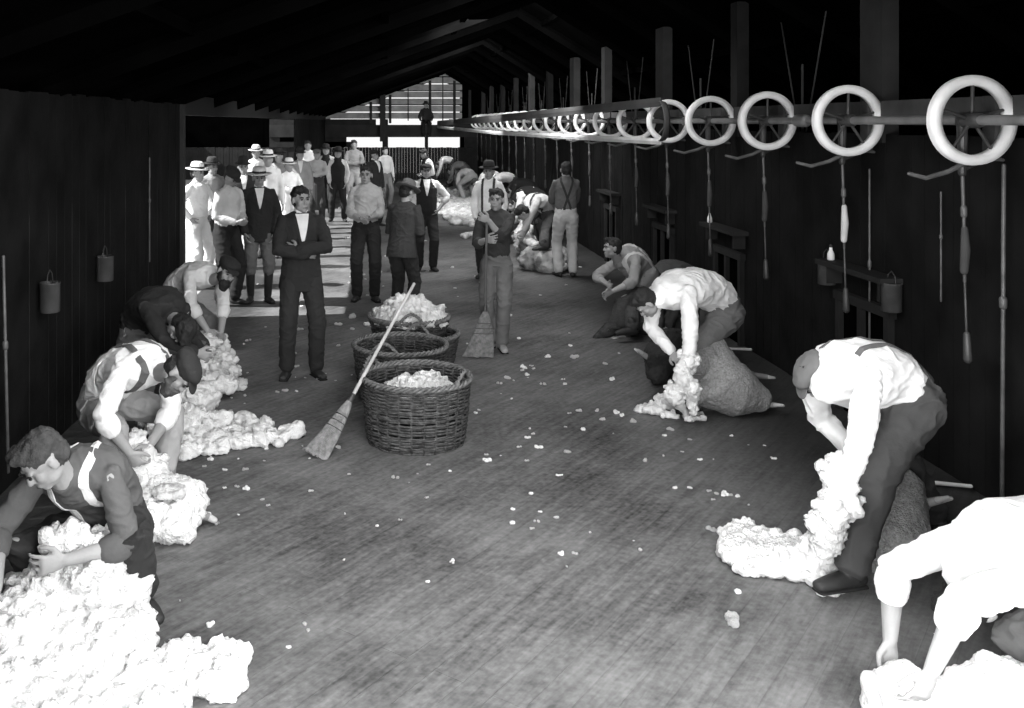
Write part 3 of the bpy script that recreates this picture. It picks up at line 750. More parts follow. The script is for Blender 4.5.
# =================================================================== BROOMS
def broom(p_bottom, p_top, width, hl, bend, label, hm=WOOD):
    """handle from p_top to the neck, straw head from the neck down to p_bottom"""
    r = empty('straw_broom', p_bottom); tag(r, label, 'broom'); top = p_top - p_bottom; d = top.normalized()
    neck = d * hl; side = V((1, 0, 0)); side = (side - d * side.dot(d)).normalized(); nrm = d.cross(side).normalized()
    g = G(); g.loft([neck - d * .05, neck.lerp(top, .5), top], [.0135, .0125, .0115], 12); g.obj('handle', hm, r)
    g = G(); g.loft([neck - d * .03, neck + d * .05], [.024, .018], 12); g.obj('binding', IRON, r)
    bm = bmesh.new(); rows = []; K = 72
    for i in range(15):
        t = i / 14; w = .022 + (width - .022) * (t ** .75); tk = .022 + .020 * math.sin(PI * min(1, t * 1.1)) - .010 * t
        c = neck * (1 - t) + V((0, 0, 0)) * t + side * bend * t * t; row = []
        for k in range(K):
            a = 2 * PI * k / K; f = 1 + .05 * ((k % 2) * 2 - 1) * min(1, t * 2)
            rg = (.022 * noise.noise(V((k * .9, 3, 1))) if i == 14 else 0)
            row.append(bm.verts.new(c + side * (w * math.cos(a)) + nrm * (tk * math.sin(a) * f) + d * rg + V((0, 0, .012 if i == 14 else 0))))
        rows.append(row)
    for A, B in zip(rows, rows[1:]):
        for k in range(K): bm.faces.new((A[k], A[(k+1) % K], B[(k+1) % K], B[k]))
    bm.faces.new(rows[0][::-1]); bm.faces.new(rows[-1])
    gg = G(); gg.bm.free(); gg.bm = bm; hd = gg.obj('straw_head', STRAW, r, smooth=False)
    for t in (.25, .36, .47):
        w = (.022 + (width - .022) * (t ** .75)) * 1.01; tk = (.022 + .020 * math.sin(PI * min(1, t * 1.1)) - .010 * t) * 1.05
        g = G(); c = neck * (1 - t) + side * bend * t * t
        g.loft([c + side * (w * math.cos(2 * PI * k / 28)) + nrm * (tk * math.sin(2 * PI * k / 28)) for k in range(28)], [.0035] * 28, 5, closed=True); g.obj('stitching', IRON, hd)
    return r
pb = fl(318, 459, 0); broom(pb, at(414, 284, 7.0), .088, .43, -.03, 'straw broom leaning with its long pale handle against the baskets')
BO_D = 9.15; pb2 = fl(484, 358, 0)

# =================================================================== WOOL, FLEECES AND SHEEP
def sheep(label, body, neck, head, face, legs, woolm, seed=1, amp=.012, facem=DARKWOOL, vox=.013, ears=True, name='sheep'):
    """body/neck: list of (point, radius); legs: list of (points); all in the shed's metres"""
    org = V((body[0][0].x, body[0][0].y, 0)); r = empty(name, org); tag(r, label, 'sheep')
    g = G()
    g.loft([p - org for p, q in body], [q for p, q in body], 18)
    if neck: g.loft([p - org for p, q in neck], [q for p, q in neck], 14)
    for lg in legs: g.loft([lg[0] - org, (lg[0] - org).lerp(lg[1] - org, .5), lg[1] - org], [.075, .05, .032], 12)
    me = fuse(g, vox, 4); woolly(me, amp, 16, seed); link('body', me, woolm, r)
    for lg in legs:
        g = G(); pts = [p - org for p in lg[1:]]; pts = [pts[0] + (lg[0] - lg[1]) * .2] + pts
        g.loft(pts, [.030, .026, .021, .02][:len(pts)], 10); me = fuse(g, .009, 2); l_ = link('leg', me, mat('sheep_leg', .22, .9, .4, 60), r)
        g = G(); dd = (pts[-1] - pts[-2]).normalized()
        for q in (-.013, .013):
            s_ = dd.cross(V((.3, .2, 1))).normalized() * q; g.loft([pts[-1] + s_ - dd * .005, pts[-1] + s_ * 1.2 + dd * .05], [.016, .011], 8)
        g.obj('hoof', HOOF, l_)
    if head is not None:
        h0 = head - org; f = face.normalized(); up = V((0, 0, 1)); up = (up - f * up.dot(f)).normalized(); sd = f.cross(up)
        g = G(); g.loft([h0 - f * .06, h0, h0 + f * .09 - up * .01, h0 + f * .17 - up * .02], [(.070, .075), (.068, .075), (.048, .055), (.034, .036)], 14, right=sd)
        me = fuse(g, .009, 3); hdo = link('head', me, facem, r)
        for q in (1, -1):
            g = G(); g.loft([h0 + sd * .06 * q + up * .03 - f * .03, h0 + sd * .13 * q + up * .02 - f * .06], [(.028, .010), (.016, .006)], 8); g.obj('ear', facem, hdo)
            g = G(); g.ell(h0 + sd * .058 * q + up * .02 + f * .03, (.012, .012, .012)); g.obj('eye', EYE, hdo)
    return r

# near left: the great fleece spread at the camera's left, its upper part drawn up under the shearer's arm
bl = []
for (px, py, z, rx, rz) in ((60, 600, .18, .17, .2), (95, 585, .24, .12, .22), (110, 600, .15, .16, .16), (60, 650, .10, .26, .12), (100, 650, .10, .22, .12), (20, 640, .14, .2, .16), (20, 700, .06, .3, .09),
                            (90, 700, .05, .28, .08), (150, 680, .04, .12, .06), (195, 665, .03, .08, .045), (215, 685, .03, .06, .04), (150, 705, .04, .12, .05), (60, 740, .05, .35, .08), (-40, 690, .1, .3, .12), (130, 640, .06, .10, .08), (175, 690, .03, .10, .04), (128, 618, .08, .07, .1), (232, 687, .02, .035, .03), (222, 660, .02, .04, .03), (205, 680, .02, .06, .03)):
    bl.append((fl(px, py, z), (rx, rx, rz)))
bl += [(at(100, 560, 4.25), (.10, .10, .13)), (at(70, 548, 4.15), (.07, .09, .05)), (at(62, 540, 4.1), (.06, .07, .05)), (at(84, 585, 4.2), (.11, .11, .13)), (at(118, 585, 4.3), (.07, .08, .15))]
fleece('huge white fleece spilling over the floor under the grey-shirted man at left', bl, .0135, .060, 12, 160, .13, seed=21)
# sheep of the capped shearer in a white shirt (left)
bl = [(fl(163, 500, .13), (.17, .20, .13)), (fl(185, 505, .12), (.12, .16, .13)), (fl(150, 480, .2), (.10, .13, .13)), (fl(150, 520, .10), (.15, .14, .11)), (fl(175, 525, .08), (.12, .12, .09)), (at(143, 462, 5.45), (.08, .1, .12)), (at(136, 445, 5.5), (.05, .07, .09))]
o = fleece('white woolly sheep lying with dark belly patch before the bearded capped shearer', bl, .0135, .042, 14, 60, .08, seed=22, cat='sheep', name='sheep')
org = o.location.copy()
P = fl(170, 488, .245) - org; g = G(); g.ell(P + V((0, -.02, -.012)), (.10, .10, .03)); me = fuse(g, .012, 1); woolly(me, .02, 24, 5); link('shorn_patch', me, WOOLDIRT, o)
g = G(); a = fl(192, 512, .12) - org; b_ = fl(208, 517, .04) - org; g.loft([a, b_], [.03, .022], 10); lg = g.obj('leg', mat('sheep_leg', .22, .9, .4, 60), o)
g = G(); g.loft([b_, b_ + V((.04, -.02, -.01))], [.022, .018], 8); g.obj('hoof', HOOF, lg)
# wool between the two middle left shearers
bl = []
for (px, py, z, rx, rz) in ((190, 400, .10, .22, .13), (200, 425, .06, .22, .07), (175, 420, .10, .2, .1), (215, 385, .10, .15, .09), (225, 372, .06, .12, .07), (240, 438, .03, .2, .035), (270, 438, .03, .12, .035), (292, 432, .025, .06, .03), (200, 445, .03, .2, .03), (250, 425, .02, .12, .03), (222, 440, .03, .15, .03)):
    bl.append((fl(px, py, z), (rx, rx * .8, rz)))
fleece('ragged pile of white fleece spread beside the dark-coated bending man', bl, .016, .065, 11, 130, .12, seed=23)
bl = [(fl(212, 352, .14), (.16, .22, .17)), (fl(205, 372, .12), (.15, .15, .15)), (fl(222, 365, .08), (.12, .12, .1)), (at(206, 345, 8.3), (.1, .12, .1)), (fl(228, 385, .05), (.13, .13, .06))]
o = fleece('half-shorn white sheep with dark patches under the farthest left shearer', bl, .016, .05, 12, 60, .1, seed=24, cat='sheep', name='sheep', m=mat('patchy_wool', .35, .95, .9, 75, .1, 5, v2=.85, dist=.02))
org = o.location.copy(); g = G(); g.loft([at(203, 345, 8.0) - org, at(196, 334, 8.0) - org], [(.06, .07), (.04, .045)], 12); me = fuse(g, .012, 2); link('head', woolly(me, .008, 20, 3), DARKWOOL, o)
# shearer R1's sheep (middle right): shorn grey body lying stretched, fleece peeling off to the left
sheep('shorn grey sheep sitting propped between the legs of the middle shearer',
      [(at(712, 350, 7.45), .13), (at(716, 368, 7.38), .19), (at(722, 385, 7.3), .235), (at(738, 391, 7.3), .20), (at(757, 398, 7.3), .11)],
      [(at(712, 355, 7.4), .12), (at(700, 362, 7.3), .10), (at(693, 370, 7.2), .08)], at(690, 378, 7.2), V((-.5, -.1, -.8)),
      [(at(745, 402, 7.4), at(762, 404, 7.3), at(776, 405, 7.25)), (at(740, 375, 7.6), at(752, 375, 7.75), at(768, 377, 7.8)), (at(704, 390, 7.2), at(698, 400, 7.15), at(694, 408, 7.1))],
      SHORN, 31, .010, facem=mat('sheep_face', .2, .9))
bl = [(at(688, 360, 7.0), (.06, .07, .10)), (at(683, 378, 6.95), (.065, .07, .12)), (at(692, 392, 6.95), (.05, .06, .10)), (at(675, 395, 7.0), (.06, .07, .08)), (fl(668, 403, .05), (.09, .09, .06)), (fl(652, 409, .03), (.09, .07, .035)), (fl(640, 410, .02), (.05, .05, .025)),
      (fl(690, 418, .03), (.045, .05, .03)), (at(693, 405, 6.95), (.03, .04, .09)), (fl(698, 416, .02), (.05, .05, .02)), (fl(668, 415, .02), (.06, .05, .025))]
fleece('white fleece peeling to the floor from the middle right shearer sheep', bl, .011, .034, 17, 90, .06, seed=25)
# shearer R2's sheep (near right)
sheep('shorn grey sheep sitting on its rump between the dark trousers of near shearer',
      [(at(882, 556, 4.86), .165), (at(885, 540, 4.88), .20), (at(893, 512, 4.98), .175), (at(900, 490, 5.05), .12)],
      [(at(900, 495, 5.05), .12), (at(908, 490, 5.2), .09)], at(905, 480, 5.4), V((.1, .5, .8)),
      [(at(910, 512, 5.0), at(926, 503, 5.0), at(940, 500, 4.95)), (at(880, 560, 5.0), at(868, 572, 5.0), at(860, 575, 5.0))],
      SHORN, 32, .012, facem=mat('sheep_face', .2, .9), vox=.012)
bl = [(at(838, 478, 4.55), (.07, .08, .12)), (at(845, 500, 4.5), (.055, .07, .10)), (at(832, 515, 4.48), (.06, .08, .12)), (fl(822, 552, .12), (.09, .1, .13)), (fl(812, 560, .08), (.10, .1, .09)), (fl(790, 560, .06), (.13, .10, .065)), (fl(765, 558, .05), (.15, .10, .055)), (fl(742, 552, .045), (.12, .15, .05)), (fl(775, 545, .04), (.14, .16, .045)), (fl(745, 535, .03), (.10, .13, .04)),
      (fl(733, 545, .04), (.06, .08, .04)), (fl(822, 582, .02), (.06, .05, .03)), (at(826, 535, 4.5), (.07, .08, .10)), (fl(800, 572, .03), (.14, .06, .03)), (fl(760, 570, .02), (.12, .05, .025)), (fl(828, 590, .02), (.045, .04, .03))]
fleece('white fleece flowing down left of the near right shearer in dark trousers', bl, .0115, .036, 16, 150, .07, seed=26)
# sheep under the cropped shearer at the lower right
bl = [(fl(905, 700, .17), (.10, .12, .13)), (fl(885, 705, .12), (.08, .09, .10)), (fl(940, 725, .12), (.16, .16, .15)), (fl(985, 725, .15), (.17, .18, .19)), (fl(1010, 715, .2), (.18, .2, .18)), (fl(925, 740, .06), (.2, .12, .06))]
o = fleece('white woolly sheep held under the white-vested shearer at the lower right corner', bl, .014, .022, 14, 30, .06, seed=27, cat='sheep', name='sheep', m=mat('patchy_wool2', .5, .95, .9, 75, .1, 7, v2=.85, dist=.02))
# crouching man's sheep and the dark sheep head behind the middle shearer
sheep('dark shorn sheep lying under the curly-haired crouching shearer',
      [(at(622, 322, 10.1), .13), (at(628, 312, 10.2), .17), (at(640, 306, 10.3), .17), (at(655, 310, 10.3), .12)], [(at(620, 320, 10.1), .10), (at(612, 328, 10.0), .07)], at(608, 330, 9.95), V((-.8, -.3, -.3)),
      [(at(640, 322, 10.0), at(625, 336, 9.95), at(616, 338, 9.9))], mat('dark_shorn', .045, .95, .9, 110, .25, 50), 33, .012)
sheep('dark sheep half hidden behind the middle right shearer, one pale leg showing',
      [(at(658, 372, 8.1), .10), (at(660, 358, 8.25), .14), (at(668, 345, 8.4), .15), (at(680, 342, 8.5), .12)], None, None, V((0, -1, 0)),
      [(at(655, 362, 8.1), at(647, 357, 8.0), at(640, 352, 7.95))], mat('dark_fleece', .03, .95, .9, 90, .3, 40), 34, .02)
# far right board: wool and sheep below the distant shearers
for i, (px, py, z, w, lab) in enumerate(((545, 262, .15, .30, 'patchy dark and white sheep below the shearer in braces on the far board'), )):
    bl = [(fl(px + q * 12, py - 3 * abs(q), z), (w * .8, w, .2)) for q in (-.8, .2, 1)] + [(fl(px - 20, py - 22, .3), (.12, .15, .18))]
    fleece(lab, bl, .022, .05, 9, 30, .16, seed=40 + i, cat='sheep', name='sheep', m=mat('patchy_far', .06, .95, .9, 75, .1, 6, v2=.6, dist=.02))
far = [(478, 218, 1.1, 'broad loose drift of wool on the far board beside the boy'), (466, 210, 1.0, 'loose drift of wool further along the far board'), (462, 196, .9, 'drift of white wool at the feet of the farthest shearers'),
       (452, 203, .5, 'small drift of wool in the middle of the far board'), (524, 238, .35, 'white fleece hanging by the bending shearer on the far board')]
for i, (px, py, w, lab) in enumerate(far):
    rd = random.Random(i + 5); c = fl(px, py, 0); bl = []
    for k in range(34 if w > .6 else 14):
        bl.append((V((c.x + rd.gauss(0, w * .45), c.y + rd.gauss(0, w * 1.1), rd.uniform(.02, .07 if w > .6 else .04))), (rd.uniform(.07, .2), rd.uniform(.09, .26), rd.uniform(.04, .11))))
    bl.insert(0, (V((c.x, c.y, .02)), (w * .75, w * 1.7, .035)))
    if i == 4: bl = [(fl(px, py, .3), (.13, .15, .3)), (fl(px + 4, py + 6, .12), (.14, .15, .14))]
    fleece(lab, bl, .032, .07, 7, 20, .16, seed=50 + i, group='fleece drifts on the far board', m=mat('board_wool', .3, .95, .9, 60, .1, 5, v2=.85, dist=.03))

# loose tufts of wool all over the board
tufts = []
for k in range(7):
    rd = random.Random(100 + k); g = G()
    for j in range(rd.randint(3, 6)): g.ell((rd.uniform(-.8, .8), rd.uniform(-.6, .6), rd.uniform(.2, .4)), (rd.uniform(.4, .8), rd.uniform(.35, .7), rd.uniform(.25, .45)), None, 10)
    me = fuse(g, .09, 1); woolly(me, .25, 2.2, k); me.materials.append(WOOL if k % 3 else mat('grey_tuft', .6, .95, .5, 4, .2, 2)); tufts.append(me)
rd = random.Random(77)
spots = [(487, 461, 9), (527, 461, 5), (556, 518, 6), (512, 523, 7), (537, 522, 6), (532, 529, 5), (540, 512, 4), (561, 554, 8), (575, 554, 7), (640, 550, 6), (737, 592, 9), (733, 622, 24), (713, 500, 4), (675, 488, 6), (690, 488, 5), (645, 461, 8), (602, 420, 7), (584, 430, 6),
         (597, 411, 6), (579, 411, 6), (622, 416, 6), (246, 489, 9), (237, 487, 6), (262, 500, 5), (206, 515, 9), (217, 524, 5), (245, 470, 6), (225, 470, 5), (210, 625, 10), (344, 560, 4), (305, 625, 7), (288, 648, 6), (452, 563, 5), (670, 430, 7), (612, 380, 7), (700, 460, 5), (682, 452, 4), (716, 494, 6), (738, 497, 6),
         (400, 520, 4), (427, 498, 4), (735, 520, 5), (725, 495, 10), (711, 530, 12), (690, 440, 5), (664, 436, 5), (395, 478, 8), (575, 358, 9), (524, 368, 8), (548, 357, 7), (338, 325, 9), (352, 318, 12), (367, 326, 12), (282, 338, 7), (300, 330, 6), (320, 300, 7)]
pts = [(fl(a, b_), c_) for a, b_, c_ in spots]
while len(pts) < 270:
    if len(pts) < 190:
        q = fl(rd.uniform(190, 640), 200 + 260 * rd.random() ** 1.6)
        if not (-2.2 < q.x < 3.3): continue
        sz = rd.choice((3, 3, 4, 5, 6, 8)) * (1 if q.y < 10 else .8)
    else:
        q = V((rd.uniform(-1.6, 3.0), rd.uniform(3.9, 9), 0)); sz = rd.choice((2, 3, 3, 4, 5))
    if (q - V((B1.x, B1.y, 0))).length < .5 or (q - V((B2.x, B2.y, 0))).length < .5 or (q - V((B3.x, B3.y, 0))).length < .5: continue
    pts.append((q, sz))
for i, (q, sz) in enumerate(pts):
    o = bpy.data.objects.new('wool_tuft', tufts[i % 7]); C.objects.link(o)
    s_ = sz * q.y / F * .42; o.location = (q.x, q.y, -.1 * s_); o.scale = (s_, s_, s_ * 1.15); o.rotation_euler = (0, 0, rd.uniform(0, 6.28))
    tag(o, 'small loose tuft of wool lying on the dark board floor', 'wool tuft', 'loose wool tufts on the floor')

# =================================================================== PEOPLE
def P(label, px, d, heading, **k):
    return person(label, at(px, 0, d).x, d, heading, **k)
# --- standing men in the middle of the board
P('young man in dark jacket standing with folded arms in front of the crowd', 301, 8.42, 12, H=1.69, lod=0, arms='crossed', top=('jacket', .022), collar=True, legs=.024, look=-16, seed=1, stance=.13)
P('young man in rolled grey shirtsleeves standing with his hands together before dark trousers', 366, 12.0, 0, H=1.71, lod=0, arms='front', top=('shirt', .36), sleeves='rolled', legs=.018, seed=2, look=6)
P('man in dark jacket and grey hat with his back turned, behind the heaped basket', 402, 10.7, 152, H=1.57, lod=0, arms='front', top=('jacket', .035), legs=.022, hat='greyfelt', lean=9, nod=25, look=20, seed=3, collar=False)
P('man in black waistcoat and white shirt with one hand on his hip', 426, 14.4, 4, H=1.62, lod=1, arms='hipL', top=('shirt', .62), vest=.015, collar=True, legs=.016, hat='cap', seed=4, sleeves='rolled')
bx = fl(503, 349)
person('boy in dark shirt and grey trousers leaning on a straw broom', fl(497, 350).x, 9.42, -12, H=1.60, lod=0, top=('shirt', .035), sleeves='rolled', legs=.13, hat=None, seed=5, boots=mat('pale_shoe', .3), stance=.06, stout=.9,
       joints=dict(handR=at(486, 240, 9.16), handL=at(489, 221, 9.14), poleR=V((-.35, .5, -1)), poleL=V((.5, .3, -1)), handdirL=V((-1, -.3, .5)), handdirR=V((.6, -.7, .1)), curl=1.0), look=4)
broom(pb2, at(487, 213, 9.14), .15, .44, -.06, 'straw broom held upright on the floor by the boy', mat('dark_broom_handle', .09, .6, .2, 40, .2, 8))
P('man in white shirt with braces and dark hat standing behind the boy', 489, 13.7, -14, H=1.66, lod=1, top=('shirt', .75), braces=.05, legs=.016, hat='felt', seed=6, arms='pockets')
P('man seen from behind in dark shirt, braces and pale trousers at the right wall', 566, 13.8, 180, H=1.68, lod=1, top=('shirt', .10), sleeves='rolled', braces=.03, legs=.42, seed=7, arms='work', stance=.10)

# --- shearers, right side
def J(**k): return k
person('bending shearer in white shirt, cap and dark trousers, near right', 2.75, 5.0, -88, H=1.86, lod=0, top=('shirt', .78), legs=.055, hat='cap_mid', braces=.12, bback=True, seed=10, stout=1.2, hs=.86, sleeves='long', wr=1.2,
       joints=J(pelvis=at(902, 392, 4.95), mid=at(868, 372, 4.9), neck=at(828, 387, 4.78), head=at(818, 378, 4.92), face=V((-.45, .1, -.9)), headup=V((-.8, -.1, .45)), handL=at(846, 488, 4.5), handR=at(862, 460, 5.0),
                footL=at(847, 578, 4.5), footR=at(933, 512, 5.35), toeL=V((-1, -.25, 0)), toeR=V((-.8, .6, 0)), kneeL=V((-1, -.3, .2)), kneeR=V((-1, .5, .2)), poleL=V((-.3, -.9, .2)), poleR=V((-.3, .9, 0)), shaxis=V((.15, 1, 0)), curl=.8))
person('bending shearer in white shirt and grey trousers over a stretched sheep, middle right', 2.35, 7.5, -88, H=1.74, lod=0, top=('shirt', .78), legs=.13, hat=None, seed=11, stout=1.15, hs=.9, sleeves='long', wr=1.2,
       joints=J(pelvis=at(722, 305, 7.6), mid=at(698, 287, 7.45), neck=at(659, 299, 7.2), head=at(646, 303, 7.2), face=V((-.5, .0, -.85)), headup=V((-.85, -.1, .3)), handL=at(688, 368, 6.95), handR=at(672, 352, 7.3),
                footL=at(692, 404, 7.35), footR=fl(752, 392, .09), toeL=V((-1, -.2, 0)), toeR=V((-.8, .5, 0)), kneeL=V((-1, -.5, .2)), kneeR=V((-1, .6, .2)), poleL=V((.2, -.9, -.2)), poleR=V((-.5, .8, 0)), curl=.8))
person('shearer in bleached white vest bent double at the lower right corner', 2.5, 3.45, -75, H=1.74, lod=0, top=('shirt', .72), legs=.10, hat=None, seed=12, stout=1.3, sleeves='rolled', wr=1.1,
       joints=J(pelvis=at(1145, 595, 3.4), mid=at(1060, 548, 3.4), neck=at(968, 572, 3.40), head=at(972, 600, 3.62), face=V((-.1, .6, -.8)), headup=V((-.6, .2, -.6)), handR=at(890, 640, 3.62), handL=at(932, 670, 3.15),
                footL=V((2.55, 3.2, .09)), footR=V((2.75, 3.75, .09)), toeL=V((-1, -.2, 0)), toeR=V((-.8, .5, 0)), poleL=V((-.9, -.4, .3)), poleR=V((-.6, .3, .4)), shaxis=V((.1, 1, .1)), curl=.6))
person('curly-haired shearer in grey shirt with pale brace crouching and looking left by the right wall', 2.75, 10.4, -125, H=1.70, lod=0, hs=.92, stout=1.2, top=('shirt', .22), legs=.05, hat=None, seed=13, braces=.5, sleeves='rolled',
       joints=J(pelvis=at(643, 290, 10.55), mid=at(638, 266, 10.45), neck=at(620, 262, 10.3), head=at(612, 248, 10.2), face=V((-1, -.12, .02)), headup=V((-.1, 0, 1)), handL=at(613, 291, 9.98), handR=at(607, 284, 10.35),
                footL=fl(628, 340, .09), footR=fl(645, 326, .09), kneeL=V((-1, -.6, .4)), kneeR=V((-1, .6, .4)), toeL=V((-1, -.2, 0)), toeR=V((-.8, .5, 0)), poleL=V((.7, -.5, -.6)), poleR=V((-.6, .7, -.3))))
person('dark-shirted shearer bent over behind the middle right shearer', 2.75, 9.1, -88, H=1.70, lod=1, top=('shirt', .05), legs=.03, hat='cap_mid', seed=14,
       joints=J(pelvis=at(697, 290, 9.3), mid=at(680, 274, 9.2), neck=at(662, 277, 9.0), head=at(655, 284, 8.85), face=V((-.5, .2, -.85)), headup=V((-.8, 0, .5)), handL=at(665, 340, 8.8), handR=at(660, 335, 9.0),
                footL=fl(672, 362, .09), footR=fl(705, 350, .09), kneeL=V((-1, -.4, .3)), kneeR=V((-1, .4, .3))))
person('bending shearer in pale shirt with braces and grey trousers beside the man in pale trousers', 2.4, 14.6, -92, H=1.74, lod=1, top=('shirt', .42), braces=.04, legs=.06, hat=None, seed=15, sleeves='long',
       joints=J(pelvis=at(549, 213, 14.9), mid=at(540, 201, 14.75), neck=at(528, 208, 14.5), head=at(523, 213, 14.3), face=V((-.4, .1, -.9)), headup=V((-.8, 0, .3)), handL=at(521, 236, 14.2), handR=at(519, 240, 14.6),
                footL=fl(536, 276, .09), footR=fl(556, 268, .09), kneeL=V((-1, -.4, .3)), kneeR=V((-1, .4, .3)), poleL=V((-.2, -1, -.1))))
def bent(label, px, py, d, heading=-90, H=1.7, reach=.40, **k):
    """bent over with the highest part of the back at this place of the photo"""
    t = at(px, py, d); h = math.radians(heading); f = V((math.sin(h), -math.cos(h), 0)); r = V((-math.cos(h), -math.sin(h), 0)); b = V((t.x, t.y, 0)) - f * .12
    zz = min(.92, max(.72, t.z - .16)); up = V((0, 0, 1))
    j = J(pelvis=b - f*.16 + up*(zz - .06), mid=b + f*.06 + up*(zz + .04), neck=b + f*.30 + up*(zz - .06), head=b + f*.42 + up*(zz - .17), face=f*.4 - up, headup=f, handL=b + f*reach - r*.10 + up*.36, handR=b + f*reach + r*.1 + up*.36,
          footL=b - r*.16 + up*.09, footR=b - f*.1 + r*.16 + up*.09, kneeL=f - r*.3, kneeR=f + r*.3, toeL=f - r*.2, toeR=f + r*.2)
    return person(label, b.x, b.y, heading, H=H, lod=k.pop('lod', 2), joints=j, **k)
bent('bending shearer in white shirt and black waistcoat behind the pale-shirted shearer, far board', 526, 184, 17.2, top=('shirt', .7), vest=.015, legs=.02, seed=16, lod=1)
bent('bending shearer all in black on the far board beyond the white-sleeved one', 520, 178, 20.0, top=('shirt', .02), legs=.02, seed=17)
bent('bending shearer with pale grey shirt, nearest of the far row by the wall', 488, 170, 24.0, -100, top=('shirt', .40), legs=.02, seed=18)
bent('second bending grey-shirted shearer of the far row, pale seat to camera', 466, 168, 27.0, -150, top=('shirt', .35), legs=.25, seed=19)
bent('third bending shearer of the far row in dull shirt', 458, 161, 30.5, -120, top=('shirt', .22), legs=.12, seed=20)
bent('farthest bending shearer, a small white back before the dark end fence', 445, 156, 33.0, -90, top=('shirt', .75), legs=.03, seed=21)
bent('dark bending shearer by the wall beyond the hatted man in white shirt', 503, 172, 22.5, -90, top=('shirt', .30), legs=.02, hat='cap', seed=22)

# --- shearers, left side
person('wild-haired shearer in grey shirt with white brace crouching at the near left', -1.25, 4.4, 8, H=1.74, lod=0, top=('shirt', .085), legs=.025, hat=None, braces=.65, hair=mat('wild_hair', .045, .8, .6, 120, .3, 30), sleeves='rolled', seed=30, stout=1.08, wr=1.2,
       joints=J(pelvis=at(108, 522, 4.5), mid=at(96, 482, 4.4), neck=at(66, 478, 4.15), head=at(43, 460, 4.02), face=V((-.5, -.5, -.7)), headup=V((-.4, -.4, .8)), handL=at(66, 560, 4.0), handR=at(-4, 588, 3.9),
                footL=fl(142, 588, .10), footR=fl(60, 590, .09), kneeL=V((.3, -1, .5)), kneeR=V((-.5, -1, .5)), toeL=V((.5, -.6, -.1)), toeR=V((-.4, -1, 0)), poleL=V((1, .1, -.8)), poleR=V((-1, .1, -.2)), shaxis=V((-1, -.12, .04)), curl=.7))
person('bearded shearer in white shirt, dark brace and dark cap bending over a white sheep', -1.5, 5.7, 80, H=1.74, lod=0, top=('shirt', .78), legs=.28, hat='cap', hs=.92, braces=.10, beard=mat('brown_beard', .07, .8, .6, 120, .3, 30), sleeves='rolled', seed=31, stout=1.05, wr=1.2,
       joints=J(pelvis=at(103, 398, 5.8), mid=at(124, 368, 5.68), neck=at(158, 371, 5.45), head=at(180, 373, 5.28), face=V((.35, -.25, -.85)), headup=V((.95, -.15, .25)), handR=at(129, 452, 5.28), handL=at(149, 446, 5.45),
                footR=fl(112, 500, .09), footL=fl(160, 488, .09), kneeR=V((.6, -1, .2)), kneeL=V((1, .1, .3)), toeR=V((.8, -.5, 0)), toeL=V((1, 0, 0)), poleR=V((-.5, -.8, -.1)), poleL=V((.2, .6, -.3)), curl=.9))
person('dark-coated man bent right over with dark head down at the left', -1.75, 7.3, 70, H=1.72, lod=0, top=('shirt', .022), legs=.12, hat=None, hair=HAIR, seed=32, stout=1.12, sleeves='long',
       joints=J(pelvis=at(138, 335, 7.45), mid=at(150, 306, 7.3), neck=at(172, 316, 7.0), head=at(181, 329, 6.86), face=V((-.25, .1, -1)), headup=V((.75, -.65, -.1)), handR=at(196, 352, 6.95), handL=at(202, 350, 7.2),
                footR=fl(140, 405, .09), footL=fl(172, 395, .09), kneeR=V((.6, -1, .2)), kneeL=V((1, .1, .3)), poleR=V((-.3, -.8, -.3))))
person('bearded shearer in pale shirt and dark cap looking up from his sheep, farthest left', -1.8, 8.8, 70, H=1.74, lod=0, top=('shirt', .60), legs=.10, hat='cap', beard=HAIR, sleeves='rolled', seed=33,
       joints=J(pelvis=at(172, 298, 8.95), mid=at(189, 277, 8.85), neck=at(212, 279, 8.6), head=at(227, 272, 8.42), face=V((.45, -.85, -.28)), headup=V((.35, .15, 1)), handR=at(207, 330, 8.35), handL=at(221, 337, 8.5),
                footR=fl(178, 372, .09), footL=fl(200, 362, .09), kneeR=V((.6, -.8, .2)), kneeL=V((1, .1, .3)), poleR=V((-.4, -.6, -.3)), poleL=V((.8, .2, -.1)), curl=.8))

# --- the crowd of onlookers by the open side
P('onlooker dressed all in white at the doorway post', 197, 12.9, 60, H=1.68, top=('shirt', .85), legs=.75, hat='white', seed=40, arms='hips')
P('onlooker in pale shirt and dark trousers with bowed head, beside the man in white', 226, 11.7, 50, H=1.70, top=('shirt', .50), legs=.016, hat='cap', nod=45, arms='front', seed=41, lean=6)
P('man in wide straw hat, dark jacket, knickerbockers and gaiters', 259, 11.9, 12, H=1.67, top=('jacket', .022), legs=.12, hat='straw', gaiters=True, collar=True, arms='pockets', seed=42, lod=0)
P('onlooker in bowler hat and dark suit behind the pale-shirted man', 243, 14.6, 15, H=1.68, top=('jacket', .025), legs=.02, hat='bowler', collar=True, seed=43)
P('onlooker in dark hat at the back of the crowd near the doorway', 212, 14.6, 40, H=1.68, top=('shirt', .3), legs=.03, hat='felt', seed=56, arms='down')
P('onlooker in broad white hat right behind the straw-hatted man', 268, 15.8, 5, H=1.76, top=('shirt', .72), legs=.25, hat='white', seed=44, lod=2)
P('onlooker in white hat at the very back left of the crowd', 256, 19.0, 10, H=1.76, top=('shirt', .72), legs=.1, hat='white', seed=45, lod=2)
P('onlooker in dark broad hat between the white-hatted ones', 279, 18.2, -10, H=1.72, top=('shirt', .2), legs=.05, hat='felt', seed=46, lod=2)
